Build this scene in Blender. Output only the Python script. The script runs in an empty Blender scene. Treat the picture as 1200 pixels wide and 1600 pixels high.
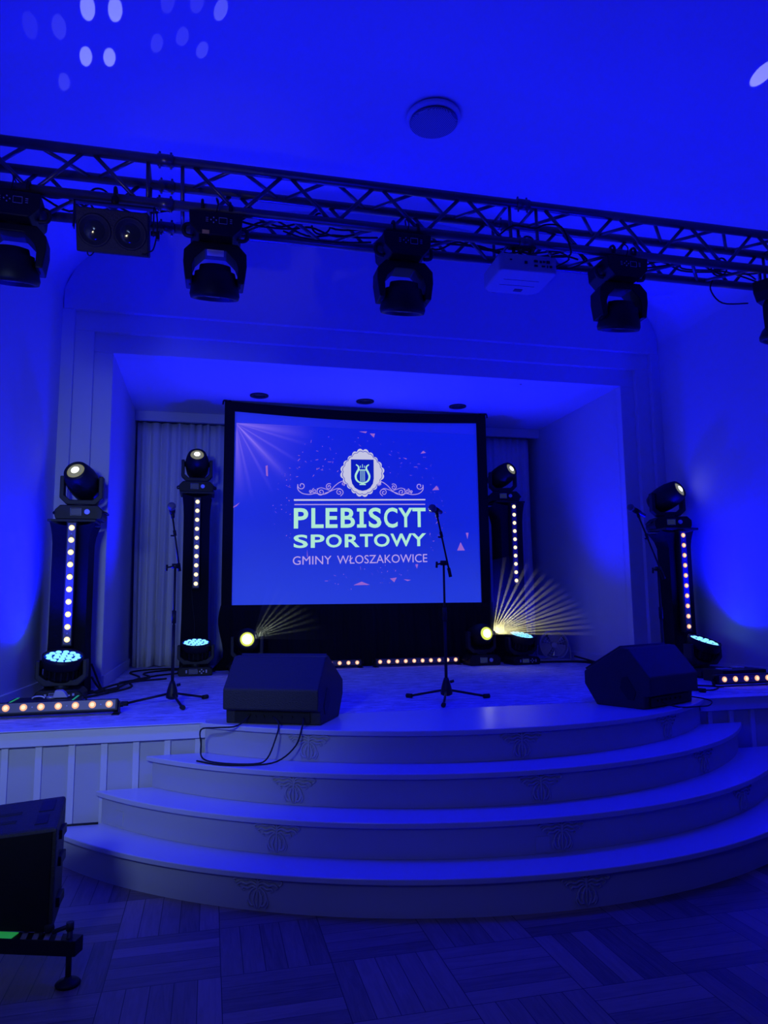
import bpy, bmesh, math, random
from mathutils import Vector, Matrix
random.seed(7)
PI = math.pi
SC = bpy.context.scene
COL = SC.collection

# ------------------------------------------------------------------ camera
def make_camera():
    pi_, ya, ro = 0.12720, 0.23627, -0.01181
    fw = Vector((math.sin(ya)*math.cos(pi_), math.cos(ya)*math.cos(pi_), math.sin(pi_)))
    r = Vector((math.cos(ya), -math.sin(ya), 0)); u = r.cross(fw)
    r2 = r*math.cos(ro) + u*math.sin(ro); u2 = -r*math.sin(ro) + u*math.cos(ro)
    cd = bpy.data.cameras.new('camera'); co = bpy.data.objects.new('camera', cd); COL.objects.link(co)
    m = Matrix((r2, u2, -fw)).transposed().to_4x4(); m.translation = (2.1324, -6.6928, 1.3739)
    co.matrix_world = m
    cd.sensor_fit = 'VERTICAL'; cd.sensor_height = 36; cd.lens = 1131.55/1600*36
    cd.clip_start = .05
    SC.camera = co
make_camera()

# ------------------------------------------------------------------ world, exposure, lights
SC.view_settings.view_transform = 'Standard'
SC.view_settings.look = 'None'
SC.view_settings.exposure = 0.0
SC.view_settings.gamma = 1.0
SC.view_settings.use_curve_mapping = False
w = bpy.data.worlds.new('world'); SC.world = w; w.use_nodes = True
w.node_tree.nodes['Background'].inputs[0].default_value = (0.0, 0.0, 0.02, 1)
w.node_tree.nodes['Background'].inputs[1].default_value = 0.5

BLUE = (0.0, 0.0, 1.0)
def spot(name, loc, target, power, size, color=BLUE, blend=.6, radius=.08):
    l = bpy.data.lights.new(name, 'SPOT'); l.energy = power; l.color = color
    l.spot_size = math.radians(size); l.spot_blend = blend; l.shadow_soft_size = radius
    o = bpy.data.objects.new(name, l); COL.objects.link(o); o.location = loc
    o.rotation_euler = (Vector(target)-Vector(loc)).to_track_quat('-Z', 'Y').to_euler()
    return o
def area(name, loc, target, power, sx, sy, color):
    l = bpy.data.lights.new(name, 'AREA'); l.energy = power; l.color = color
    l.shape = 'RECTANGLE'; l.size = sx; l.size_y = sy
    o = bpy.data.objects.new(name, l); COL.objects.link(o); o.location = loc
    o.rotation_euler = (Vector(target)-Vector(loc)).to_track_quat('-Z', 'Y').to_euler()
    return o
# the four blue wash heads on the stage, each thrown upwards from its own lens
spot('wash_light_front_left', (1.03, -.86, 1.08), (1.6, -1.9, 4.2), 250, 150, blend=.8)
spot('wash_light_front_right', (6.55, -.98, 1.08), (6.0, -2.0, 4.2), 250, 150, blend=.8)
spot('wash_light_back_left', (2.0, .75, 1.08), (2.4, -.6, 4.2), 230, 120, blend=.8)
spot('wash_light_back_right', (5.54, .80, 1.08), (5.2, -.6, 4.2), 230, 120, blend=.8)
# blue heads on the truss, shining down on the stairs and the stage
for i, x in enumerate((1.18, 2.13, 3.15, 4.53, 5.80)):
    spot('truss_light', (x, -2.98, 2.86), (x+.1, -2.45, .3), 75, 100, blend=.9)
# blue pool on the hall floor at the right
spot('floor_light', (6.3, -3.6, 3.3), (6.3, -5.0, 0), 110, 80, blend=1)
# warm glint on the left end of the truss
spot('glint_light', (.95, -5.6, 1.9), (1.7, -3.0, 3.4), 14, 24, (1.0, .9, .55), .8, .03)
# unseen fills added to colour the two side walls and the hall vault
spot('hall_fill_left', (1.2, -5.6, .4), (2.2, -4.4, 5.2), 150, 120)
spot('hall_fill_right', (6.3, -5.2, .4), (5.2, -4.2, 5.2), 150, 120)
# dim neutral lamp at the open end of the hall, on the left
spot('hall_lamp', (1.0, -6.3, 2.2), (1.4, -.5, 1.15), 270, 56, (.36, .53, 1.0), .9, .25)
spot('hall_lamp_wide', (1.0, -6.3, 2.2), (3.2, -3.5, .3), 18, 95, (.35, .42, 1.0), .9, .25)

# ------------------------------------------------------------------ materials
def mat(name, col, rough=.6, metal=0.0, emit=None, estr=1.0, noise=None, bump=None, spec=.5):
    m = bpy.data.materials.new(name); m.use_nodes = True; nt = m.node_tree
    b = nt.nodes['Principled BSDF']
    b.inputs['Base Color'].default_value = (*col, 1); b.inputs['Roughness'].default_value = rough
    b.inputs['Metallic'].default_value = metal; b.inputs['Specular IOR Level'].default_value = spec
    if emit:
        b.inputs['Emission Color'].default_value = (*emit, 1); b.inputs['Emission Strength'].default_value = estr
    tc = nt.nodes.new('ShaderNodeTexCoord')
    if noise:
        sc, amt = noise
        n = nt.nodes.new('ShaderNodeTexNoise'); n.inputs['Scale'].default_value = sc; n.inputs['Detail'].default_value = 5
        nt.links.new(tc.outputs['Object'], n.inputs['Vector'])
        mx = nt.nodes.new('ShaderNodeMix'); mx.data_type = 'RGBA'
        mx.inputs[6].default_value = (*[c*(1-amt) for c in col], 1); mx.inputs[7].default_value = (*[min(1, c*(1+amt)) for c in col], 1)
        nt.links.new(n.outputs['Fac'], mx.inputs[0]); nt.links.new(mx.outputs[2], b.inputs['Base Color'])
    if bump:
        sc, st = bump
        n2 = nt.nodes.new('ShaderNodeTexNoise'); n2.inputs['Scale'].default_value = sc; n2.inputs['Detail'].default_value = 3
        nt.links.new(tc.outputs['Object'], n2.inputs['Vector'])
        bp = nt.nodes.new('ShaderNodeBump'); bp.inputs['Strength'].default_value = st; bp.inputs['Distance'].default_value = .01
        nt.links.new(n2.outputs['Fac'], bp.inputs['Height']); nt.links.new(bp.outputs[0], b.inputs['Normal'])
    return m
def emis(name, col, s):
    m = bpy.data.materials.new(name); m.use_nodes = True; nt = m.node_tree
    nt.nodes.remove(nt.nodes['Principled BSDF'])
    e = nt.nodes.new('ShaderNodeEmission'); e.inputs[0].default_value = (*col, 1); e.inputs[1].default_value = s
    nt.links.new(e.outputs[0], nt.nodes['Material Output'].inputs[0]); return m

M = {}
M['wall'] = mat('wall_paint', (.62, .62, .66), .75, noise=(1.5, .03), bump=(60, .05))
M['trim'] = mat('trim_paint', (.66, .66, .68), .6, noise=(2, .03))
M['ceil'] = mat('ceiling_paint', (.66, .66, .68), .85, noise=(1.2, .03))
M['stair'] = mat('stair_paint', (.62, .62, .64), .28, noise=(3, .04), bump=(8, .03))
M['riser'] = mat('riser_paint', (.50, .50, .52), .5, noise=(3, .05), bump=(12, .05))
M['black'] = mat('black_plastic', (.007, .007, .009), .5, noise=(20, .2), spec=.35)
M['blackpaint'] = mat('black_textured_paint', (.02, .02, .022), .55, bump=(160, .4))
M['grey'] = mat('dark_grey_plastic', (.022, .023, .028), .5, spec=.35)
M['fabric'] = mat('black_fabric', (.007, .007, .010), .95, bump=(25, .4), spec=.2)
M['rubber'] = mat('black_rubber', (.010, .010, .010), .8)
M['alu'] = mat('truss_aluminium', (.16, .16, .17), .35, metal=.75, noise=(9, .3))
M['steel'] = mat('worn_steel', (.55, .55, .56), .45, metal=.6)
M['curtain'] = mat('grey_curtain_fabric', (.76, .76, .80), .7, bump=(120, .2))
M['projector'] = mat('projector_white_plastic', (.42, .42, .42), .5)
M['skin_plate'] = mat('purple_grey_faceplate', (.10, .085, .12), .4)
M['warm'] = emis('warm_white_led', (1.0, .80, .42), 1.35)
M['warmcore'] = emis('warm_white_led_core', (1.0, .95, .70), 1.6)
M['amber'] = emis('amber_led', (1.0, .48, .30), 1.0)
M['ambercore'] = emis('amber_led_core', (1.0, .78, .55), 1.2)
M['cyan'] = emis('cyan_led_cell', (.24, .76, 1.0), 1.3)
M['bluerim'] = emis('blue_led_rim', (.0, .03, .85), .6)
M['white'] = emis('white_lamp', (.93, 1.0, .86), 3)
M['yellow'] = emis('yellow_white_lamp', (1.0, 1.0, .50), 8)
M['glass'] = mat('dark_lens_glass', (.03, .035, .03), .08, spec=.8)
M['lensglow'] = mat('lit_lens_glass', (.05, .05, .04), .1, emit=(.35, .36, .22), estr=.5)
M['yellowglow'] = mat('yellow_green_lens', (.1, .1, .03), .1, emit=(.75, .85, .12), estr=1.0)
M['screenlcd'] = mat('small_display', (.02, .02, .05), .2, emit=(.02, .03, .10), estr=.5)
M['whiteline'] = mat('printed_white_marks', (.5, .5, .55), .5)
M['knob'] = mat('pale_plastic_knob', (.55, .6, .75), .3)
M['green'] = mat('glowing_green_tape', (.05, .75, .15), .6, emit=(.03, .5, .08), estr=.35)  # faint green glow put into the tape, which is no lamp
M['greenlcd'] = emis('green_display', (.15, .8, .2), .35)
M['stripe'] = mat('pale_hazard_paint', (.30, .26, .22), .6)
M['yellowlabel'] = mat('yellow_warning_label', (.9, .6, .1), .5)
M['whitelabel'] = mat('cream_warning_label', (.85, .80, .55), .5)
M['mesh'] = mat('microphone_mesh', (.18, .18, .2), .35, metal=.8, bump=(300, .6))

def carpet_mat():
    m = mat('blue_grey_carpet', (.2, .2, .25), .95, spec=.1); nt = m.node_tree; b = nt.nodes['Principled BSDF']
    tc = nt.nodes.new('ShaderNodeTexCoord')
    mp = nt.nodes.new('ShaderNodeMapping'); mp.inputs['Scale'].default_value = (1.0, 2.4, 1); mp.inputs['Rotation'].default_value = (0, 0, .25)
    nt.links.new(tc.outputs['Object'], mp.inputs[0])
    n = nt.nodes.new('ShaderNodeTexNoise'); n.inputs['Scale'].default_value = 7; n.inputs['Detail'].default_value = 8; n.inputs['Roughness'].default_value = .75; n.inputs['Distortion'].default_value = .8
    nt.links.new(mp.outputs[0], n.inputs['Vector'])
    n2 = nt.nodes.new('ShaderNodeTexNoise'); n2.inputs['Scale'].default_value = 220; n2.inputs['Detail'].default_value = 2
    nt.links.new(tc.outputs['Object'], n2.inputs['Vector'])
    ad = nt.nodes.new('ShaderNodeMath'); ad.operation = 'MULTIPLY_ADD'; ad.inputs[1].default_value = .35; nt.links.new(n2.outputs['Fac'], ad.inputs[0]); nt.links.new(n.outputs['Fac'], ad.inputs[2])
    cr = nt.nodes.new('ShaderNodeValToRGB'); cr.color_ramp.elements[0].position = .50; cr.color_ramp.elements[0].color = (.30, .30, .34, 1)
    cr.color_ramp.elements[1].position = .82; cr.color_ramp.elements[1].color = (.82, .82, .88, 1)
    nt.links.new(ad.outputs[0], cr.inputs[0]); nt.links.new(cr.outputs[0], b.inputs['Base Color'])
    bp = nt.nodes.new('ShaderNodeBump'); bp.inputs['Strength'].default_value = .6; bp.inputs['Distance'].default_value = .01
    nt.links.new(ad.outputs[0], bp.inputs['Height']); nt.links.new(bp.outputs[0], b.inputs['Normal'])
    return m
M['carpet'] = carpet_mat()

def parquet_mat():
    m = mat('oak_basket_parquet', (.2, .13, .08), .42); nt = m.node_tree; L = nt.links; b = nt.nodes['Principled BSDF']
    def math_(op, a, b_=None, c=None):
        n = nt.nodes.new('ShaderNodeMath'); n.operation = op
        for i, v in enumerate((a, b_, c)):
            if v is None: continue
            if isinstance(v, (int, float)): n.inputs[i].default_value = v
            else: L.new(v, n.inputs[i])
        return n.outputs[0]
    tc = nt.nodes.new('ShaderNodeTexCoord'); sp = nt.nodes.new('ShaderNodeSeparateXYZ'); L.new(tc.outputs['Object'], sp.inputs[0])
    x = math_('DIVIDE', math_('ADD', sp.outputs[0], 20.06), .42); y = math_('DIVIDE', math_('ADD', sp.outputs[1], 20.1), .42)
    bx_, by_ = math_('FLOOR', x), math_('FLOOR', y)
    par = math_('MODULO', math_('ADD', bx_, by_), 2.0)
    fx, fy = math_('FRACT', x), math_('FRACT', y)
    def mixf(f, a, b_):
        n = nt.nodes.new('ShaderNodeMix'); L.new(f, n.inputs[0]); L.new(a, n.inputs[2]); L.new(b_, n.inputs[3]); return n.outputs[0]
    across = mixf(par, fx, fy); along = mixf(par, sp.outputs[1], sp.outputs[0]); acw = mixf(par, sp.outputs[0], sp.outputs[1])
    pl = math_('MULTIPLY', across, 5.0); pi_ = math_('FLOOR', pl); pf = math_('FRACT', pl)
    cx = nt.nodes.new('ShaderNodeCombineXYZ'); L.new(bx_, cx.inputs[0]); L.new(by_, cx.inputs[1]); L.new(pi_, cx.inputs[2])
    wn = nt.nodes.new('ShaderNodeTexWhiteNoise'); L.new(cx.outputs[0], wn.inputs[0])
    gv = nt.nodes.new('ShaderNodeCombineXYZ'); L.new(math_('MULTIPLY', acw, 55.0), gv.inputs[0]); L.new(math_('MULTIPLY', along, 5.0), gv.inputs[1]); L.new(math_('MULTIPLY', wn.outputs[0], 50.0), gv.inputs[2])
    g = nt.nodes.new('ShaderNodeTexNoise'); g.inputs['Scale'].default_value = 1; g.inputs['Detail'].default_value = 6; g.inputs['Distortion'].default_value = 1.2; L.new(gv.outputs[0], g.inputs['Vector'])
    t = math_('ADD', math_('MULTIPLY', wn.outputs[0], .55), math_('MULTIPLY', g.outputs['Fac'], .85))
    cr = nt.nodes.new('ShaderNodeValToRGB'); cr.color_ramp.elements[0].position = .2; cr.color_ramp.elements[0].color = (.08, .05, .035, 1)
    cr.color_ramp.elements[1].position = 1.0; cr.color_ramp.elements[1].color = (.38, .27, .18, 1)
    L.new(t, cr.inputs[0])
    ed = math_('MINIMUM', pf, math_('SUBTRACT', 1.0, pf)); seam = math_('LESS_THAN', ed, .018)
    al = mixf(par, fy, fx); ed2 = math_('MINIMUM', al, math_('SUBTRACT', 1.0, al)); seam2 = math_('LESS_THAN', ed2, .005)
    sm = math_('MAXIMUM', seam, seam2)
    mx = nt.nodes.new('ShaderNodeMix'); mx.data_type = 'RGBA'; L.new(sm, mx.inputs[0]); L.new(cr.outputs[0], mx.inputs[6]); mx.inputs[7].default_value = (.03, .02, .015, 1)
    L.new(mx.outputs[2], b.inputs['Base Color'])
    bp = nt.nodes.new('ShaderNodeBump'); bp.inputs['Strength'].default_value = .25; bp.inputs['Distance'].default_value = .003
    L.new(math_('SUBTRACT', g.outputs['Fac'], sm), bp.inputs['Height']); L.new(bp.outputs[0], b.inputs['Normal'])
    rr = math_('MULTIPLY_ADD', g.outputs['Fac'], .3, .3); L.new(rr, b.inputs['Roughness'])
    return m
M['parquet'] = parquet_mat()

# ------------------------------------------------------------------ mesh helpers
class B:
    def __init__(s): s.bm = bmesh.new(); s.X = Matrix.Identity(4); s.mi = 0
    def _fin(s, vs, fs, smooth=False):
        for f in fs: f.material_index = s.mi; f.smooth = smooth
    def verts(s, pts): return [s.bm.verts.new(s.X @ Vector(p)) for p in pts]
    def face(s, vs, smooth=False):
        try: f = s.bm.faces.new(vs)
        except ValueError: return
        f.material_index = s.mi; f.smooth = smooth
    def box(s, c, d, rot=None, bev=0):
        m = Matrix.Translation(c)
        if rot: m = m @ rot.to_4x4()
        hx, hy, hz = [v/2 for v in d]
        if bev <= 0:
            v = s.verts([m @ Vector((a*hx, b*hy, e*hz)) for a in (-1, 1) for b in (-1, 1) for e in (-1, 1)])
            for q in ((0, 1, 3, 2), (4, 6, 7, 5), (0, 4, 5, 1), (2, 3, 7, 6), (0, 2, 6, 4), (1, 5, 7, 3)): s.face([v[i] for i in q])
        else:
            t = bmesh.new(); bmesh.ops.create_cube(t, size=1)
            for vv in t.verts: vv.co = Vector((vv.co.x*d[0], vv.co.y*d[1], vv.co.z*d[2]))
            bmesh.ops.bevel(t, geom=list(t.edges), offset=min(bev, min(d)*.45), segments=2, profile=.5, affect='EDGES')
            mp = {}
            for vv in t.verts: mp[vv] = s.bm.verts.new(s.X @ m @ vv.co)
            for f in t.faces: s.face([mp[x] for x in f.verts])
            t.free()
        return s
    def cyl(s, p0, p1, r0, r1=None, n=16, caps=True):
        r1 = r0 if r1 is None else r1
        p0, p1 = Vector(p0), Vector(p1); q = (p1-p0).to_track_quat('Z', 'Y')
        a = [p0 + q @ Vector((r0*math.cos(2*PI*i/n), r0*math.sin(2*PI*i/n), 0)) for i in range(n)]
        b = [p1 + q @ Vector((r1*math.cos(2*PI*i/n), r1*math.sin(2*PI*i/n), 0)) for i in range(n)]
        va, vb = s.verts(a), s.verts(b)
        for i in range(n): s.face([va[i], va[(i+1) % n], vb[(i+1) % n], vb[i]], True)
        if caps: s.face(list(reversed(va))); s.face(vb)
        return s
    def tube(s, pts, r, n=8, sub=6):
        pts = [Vector(p) for p in pts]
        if sub > 1 and len(pts) > 2:
            out = []
            for i in range(len(pts)-1):
                p0 = pts[max(i-1, 0)]; p1 = pts[i]; p2 = pts[i+1]; p3 = pts[min(i+2, len(pts)-1)]
                for k in range(sub):
                    t = k/sub
                    out.append(.5*((2*p1) + (p2-p0)*t + (2*p0-5*p1+4*p2-p3)*t*t + (3*p1-p0-3*p2+p3)*t**3))
            out.append(pts[-1]); pts = out
        rings = []; up = Vector((0, 0, 1)); prev = None
        for i, p in enumerate(pts):
            d = (pts[min(i+1, len(pts)-1)] - pts[max(i-1, 0)])
            if d.length < 1e-9: d = Vector((0, 0, 1))
            d.normalize()
            if prev is None: x = d.cross(up if abs(d.z) < .9 else Vector((1, 0, 0)))
            else: x = prev - d*prev.dot(d)
            if x.length < 1e-6: x = d.orthogonal()
            x.normalize(); y = d.cross(x); prev = x
            rr = r(i/(len(pts)-1)) if callable(r) else r
            rings.append(s.verts([p + x*rr*math.cos(2*PI*k/n) + y*rr*math.sin(2*PI*k/n) for k in range(n)]))
        for a, b in zip(rings, rings[1:]):
            for k in range(n): s.face([a[k], a[(k+1) % n], b[(k+1) % n], b[k]], True)
        s.face(list(reversed(rings[0]))); s.face(rings[-1]); return s
    def prism(s, poly, a, b, axis='Y'):
        def P(u, v, t): return {'Y': (u, t, v), 'X': (t, u, v), 'Z': (u, v, t)}[axis]
        va = s.verts([P(u, v, a) for u, v in poly]); vb = s.verts([P(u, v, b) for u, v in poly]); n = len(poly)
        s.face(list(reversed(va))); s.face(vb)
        for i in range(n): s.face([va[i], va[(i+1) % n], vb[(i+1) % n], vb[i]])
        return s
    def lathe(s, prof, m=None, n=28, smooth=True, sy=1.0):
        m = m or Matrix.Identity(4)
        rings = []
        for r, z in prof:
            rings.append(s.verts([m @ Vector((max(r, 1e-4)*math.cos(2*PI*i/n), sy*max(r, 1e-4)*math.sin(2*PI*i/n), z)) for i in range(n)]))
        for a, b in zip(rings, rings[1:]):
            for i in range(n): s.face([a[i], a[(i+1) % n], b[(i+1) % n], b[i]], smooth)
        s.face(list(reversed(rings[0]))); s.face(rings[-1]); return s
    def done(s, name, mats, parent=None, bevel=0, loc=None, label=None, smooth_angle=None):
        bmesh.ops.recalc_face_normals(s.bm, faces=list(s.bm.faces))
        me = bpy.data.meshes.new(name); s.bm.to_mesh(me); s.bm.free()
        for mm in (mats if isinstance(mats, (list, tuple)) else [mats]): me.materials.append(M[mm] if isinstance(mm, str) else mm)
        o = bpy.data.objects.new(name, me); COL.objects.link(o)
        if parent: o.parent = parent
        if loc: o.location = loc
        if label: o['label'] = label
        if bevel:
            md = o.modifiers.new('bevel', 'BEVEL'); md.width = bevel; md.segments = 2; md.limit_method = 'ANGLE'; md.angle_limit = .6
        return o
def tag(o, label, cat, group=None):
    o['label'] = label; o['category'] = cat
    if group: o['group'] = group
    return o
def struct(o): o['kind'] = 'structure'; return o
def thing(name, label, cat, loc, rz=0, group=None, rot=None):
    o = bpy.data.objects.new(name, None); COL.objects.link(o); o.location = loc
    o.rotation_euler = rot if rot else (0, 0, rz); o.empty_display_size = .1
    return tag(o, label, cat, group)
def aim(loc, d):
    m = Vector(d).to_track_quat('Z', 'Y').to_matrix().to_4x4(); m.translation = loc; return m

# ------------------------------------------------------------------ setting
ZS = .70; XC = 3.80; YF = -2.17
def half(y): return 2.97 + .04*max(0, -y)
def vault(x, y):
    a = half(y); return 4.12 + 1.1*math.sqrt(max(0, 1-((x-XC)/a)**2))
b = B(); b.box((3.8, -6.2, -.06), (11, 10.4, .12)); struct(b.done('floor', 'parquet'))
b = B(); b.box((3.8, .3, .62), (6.6, 4.80, .16)); struct(b.done('floor_stage', 'carpet'))
# vaulted ceiling
b = B(); ys = [.0, -3, -6, -9, -11.2]; N = 64; rows = []
for k in range(2):
    rr = []
    for y in ys:
        row = []
        for i in range(N+1):
            t = PI - PI*i/N; x = XC + (half(y)+.08*k)*math.cos(t); row.append((x, y, 4.12 + (1.1+.08*k)*math.sin(t)))
        rr.append(b.verts(row))
    rows.append(rr)
for rr in rows:
    for a_, c_ in zip(rr, rr[1:]):
        for i in range(N): b.face([a_[i], a_[i+1], c_[i+1], c_[i]], True)
struct(b.done('ceiling', 'ceil'))
for side, sg in (('left', -1), ('right', 1)):
    b = B(); x0 = XC+sg*half(0); x1 = XC+sg*half(-11.2); 
    b.prism([(x0, 0), (x1, -11.2), (x1+sg*.12, -11.2), (x0+sg*.12, 0)], 0, 4.14, 'Z'); struct(b.done('wall_'+side, 'wall'))
    b = B(); x1 = XC+sg*half(YF)
    b.prism([(x0-sg*.001, -.08), (x1-sg*.001, YF+.07), (x1-sg*.02, YF+.07), (x0-sg*.02, -.08)], ZS, ZS+.10, 'Z')
    struct(b.done('baseboard_'+side, 'trim', bevel=.004))
b = B(); b.box((3.8, -11.25, 2.7), (8, .1, 5.6)); struct(b.done('wall_front', 'wall'))
# proscenium wall: three steps receding to the opening
def frame_layer(name, xo, zo, xi, zi, y0, y1, m='wall'):
    """wall strip around an opening of half width xi and top zi; xo/zo outer (zo None = up to the vault)"""
    b = B()
    for sg in (-1, 1):
        a, c = sorted((XC+sg*xo, XC+sg*xi)); b.box(((a+c)/2, (y0+y1)/2, (ZS+zi)/2), (c-a, y1-y0, zi-ZS))
    if zo is None:
        n = 48; xs = [XC-2.968+2*2.968*i/n for i in range(n+1)]
        poly = [(x, zi) for x in (xs[0], xs[-1])] + [(x, vault(x, 0)+.04) for x in reversed(xs)]
        b.prism(poly, y0, y1, 'Y')
    else: b.box((XC, (y0+y1)/2, (zi+zo)/2), (2*xo, y1-y0, zo-zi))
    return struct(b.done(name, m, bevel=.006))
frame_layer('wall_back', 2.99, None, 2.87, 4.01, -.09, .02)
frame_layer('trim_1', 2.88, 4.02, 2.71, 3.833, -.045, .03, 'trim')
frame_layer('trim_2', 2.72, 3.84, 2.55, 3.655, 0, .10, 'trim')
for nm, sg in (('wall_stage_left', -1), ('wall_stage_right', 1)):
    b = B(); b.box((XC+sg*2.60, 1.34, 2.18), (.10, 2.5, 2.96)); struct(b.done(nm, 'wall'))
    b = B(); b.box((XC+sg*2.54, 1.05, ZS+.05), (.02, 2.1, .10)); struct(b.done('baseboard_stage_'+nm[11:], 'trim', bevel=.004))
    b = B(); b.box((XC+sg*2.635, -.005, ZS+.05), (.172, .012, .10)); struct(b.done('baseboard_jamb_'+nm[11:], 'trim', bevel=.004))
b = B(); b.box((XC, 2.65, 2.2), (5.3, .1, 3.0)); struct(b.done('wall_stage_back', 'wall'))
b = B(); b.box((XC, 1.34, 3.70), (5.3, 2.5, .09)); struct(b.done('ceiling_stage', 'ceil'))
b = B(); b.box((XC, 2.0, 3.60), (5.1, .06, .11)); struct(b.done('trim_3', 'trim', bevel=.004))

# stage front: board and batten panelling either side of the stairs
for side, x0, x1 in (('left', .74, 2.125), ('right', 5.465, 6.86)):
    t = thing('stage_front_panelling', 'white board and batten stage front on the %s of the curved stairs' % side, 'panelling', ((x0+x1)/2, YF+.04, 0), 0, 'stage front panelling')
    cx = (x0+x1)/2; wd = x1-x0
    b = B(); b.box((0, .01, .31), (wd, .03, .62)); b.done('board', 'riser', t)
    b = B(); b.box((0, -.022, .655), (wd, .05, .09)); b.box((0, -.005, .6985), (wd, .12, .006)); b.done('top_rail', 'trim', t, bevel=.003)
    b = B(); b.box((0, -.012, .02), (wd, .03, .04)); b.done('base_rail', 'trim', t)
    x = .868 if side == 'left' else 5.56
    while x < x1-.03:
        if x > x0+.03:
            b = B(); b.box((x-cx, -.013, .325), (.036, .018, .56)); b.done('batten', 'trim', t, bevel=.003)
        x += .1735

# curved stairs
SCX, SCY = 3.793, -.549
RAD = {4: 2.358, 3: 2.575, 2: 2.787, 1: 3.001}
def seg_poly(R, yc, n=96):
    a = math.asin((yc-SCY)/R); t0, t1 = PI-a, 2*PI+a
    return [(R*math.cos(t0+(t1-t0)*i/n), SCY+R*math.sin(t0+(t1-t0)*i/n)) for i in range(n+1)]
st = thing('curved_stairs', 'white semicircular stairs of four steps leading up to the stage', 'stairs', (SCX, 0, 0))
def ornament(R, th, z0, h):
    """carved acanthus spray: two scrolled wings and a drooping leaf, raised on the riser"""
    b = B(); s = h/.145
    def W(u, v, o=.0): a = th + u/R; return (R*math.cos(a)+o*math.cos(a), SCY+(R+o)*math.sin(a) if False else SCY+R*math.sin(a)+o*math.sin(a), z0+v)
    def tb(pts, r, o=.002): b.tube([W(u, v*s, o) for u, v in pts], lambda t: r*(.35+.65*math.sin(PI*min(1, t*.85+.12))), 6, 5)
    for sg in (-1, 1):
        def sc(pts): return [(sg*u, v) for u, v in pts]
        tb(sc([(.005, .125), (.03, .138), (.06, .132), (.09, .139), (.118, .128), (.11, .115), (.095, .121)]), .006)
        tb(sc([(.004, .112), (.028, .122), (.055, .112), (.08, .118), (.10, .105), (.088, .097)]), .0065)
        tb(sc([(.004, .098), (.024, .106), (.046, .095), (.066, .098), (.075, .087), (.063, .082)]), .006)
        tb(sc([(.012, .10), (.034, .082), (.044, .055), (.036, .030), (.022, .022), (.018, .036), (.028, .046)]), .006)
        tb(sc([(.006, .09), (.016, .068), (.022, .045), (.014, .022), (.006, .010)]), .006)
        tb(sc([(.042, .06), (.052, .042), (.046, .022), (.036, .012)]), .005)
        tb(sc([(.020, .086), (.012, .076), (.022, .066), (.030, .072)]), .004)
    tb([(0, .138), (0, .10), (0, .06), (0, .008)], .006)
    tb([(-.006, .115), (0, .128), (.006, .115), (0, .104), (-.006, .115)], .004)
    b.done('carved_ornament', 'riser', st, loc=None)
for k in (1, 2, 3, 4):
    R = RAD[k]; z = .175*k
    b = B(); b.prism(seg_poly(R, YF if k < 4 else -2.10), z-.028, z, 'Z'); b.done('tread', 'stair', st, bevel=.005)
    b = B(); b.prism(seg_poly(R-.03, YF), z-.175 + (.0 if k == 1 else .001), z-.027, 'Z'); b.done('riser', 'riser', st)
    for ang in ((-118.6, -89.5, -61) if k > 1 else (-118.6, -89.5, -62)):
        ornament(R-.028, math.radians(ang), z-.175+.002, .145)
for R, z, ang, wd in ((RAD[2]-.03, .26, -140.2, .07), (RAD[2]-.03, .25, -91.6, .075)):
    a = math.radians(ang); b = B(); rot = Matrix.Rotation(a+PI/2, 3, 'Z')
    b.box((R*math.cos(a), SCY+R*math.sin(a), z-.03), (wd, .008, .075), rot); b.done('access_cover', 'riser', st, bevel=.002)

# stage back curtains
def curtain(label, x0, x1, y, z0, z1, amp, wl, seed):
    rnd = random.Random(seed); n = int((x1-x0)/.006); b = B(); ph = 0; xs = []; prof = []
    p = [rnd.uniform(.7, 1.4) for _ in range(60)]
    for i in range(n+1):
        x = x0+(x1-x0)*i/n; ph += 2*PI*.006/(wl*p[int((x-x0)/.12) % 60]); prof.append((x, math.sin(ph)*amp*(.5+.5*p[int((x-x0)/.2) % 60]) + .25*amp*math.sin(2.3*ph+1)))
    Z = [z0 + (z1-z0)*k/14 for k in range(15)]; rows = []
    for k, z in enumerate(Z):
        t = 1-k/14
        rows.append(b.verts([(x + .02*t*t*math.sin(x*9+seed), y + d*(.55+.6*t) + .015*math.sin(z*3+x*4)*t, z + (.01*math.sin(x*17) if k == 0 else 0)) for x, d in prof]))
    for r0, r1 in zip(rows, rows[1:]):
        for i in range(n): b.face([r0[i], r0[i+1], r1[i+1], r1[i]], True)
    o = b.done('curtain', 'curtain'); md = o.modifiers.new('thickness', 'SOLIDIFY'); md.thickness = .006
    return tag(o, label, 'curtain', 'stage curtains')
curtain('pale grey floor length curtain gathered in folds on the left behind the stage', 1.27, 2.60, 2.10, ZS+.005, 3.545, .045, .13, 3)
curtain('pale grey curtain hanging on the right between screen and side wall', 5.05, 6.25, 2.10, ZS+.005, 3.545, .03, .10, 8)

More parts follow.
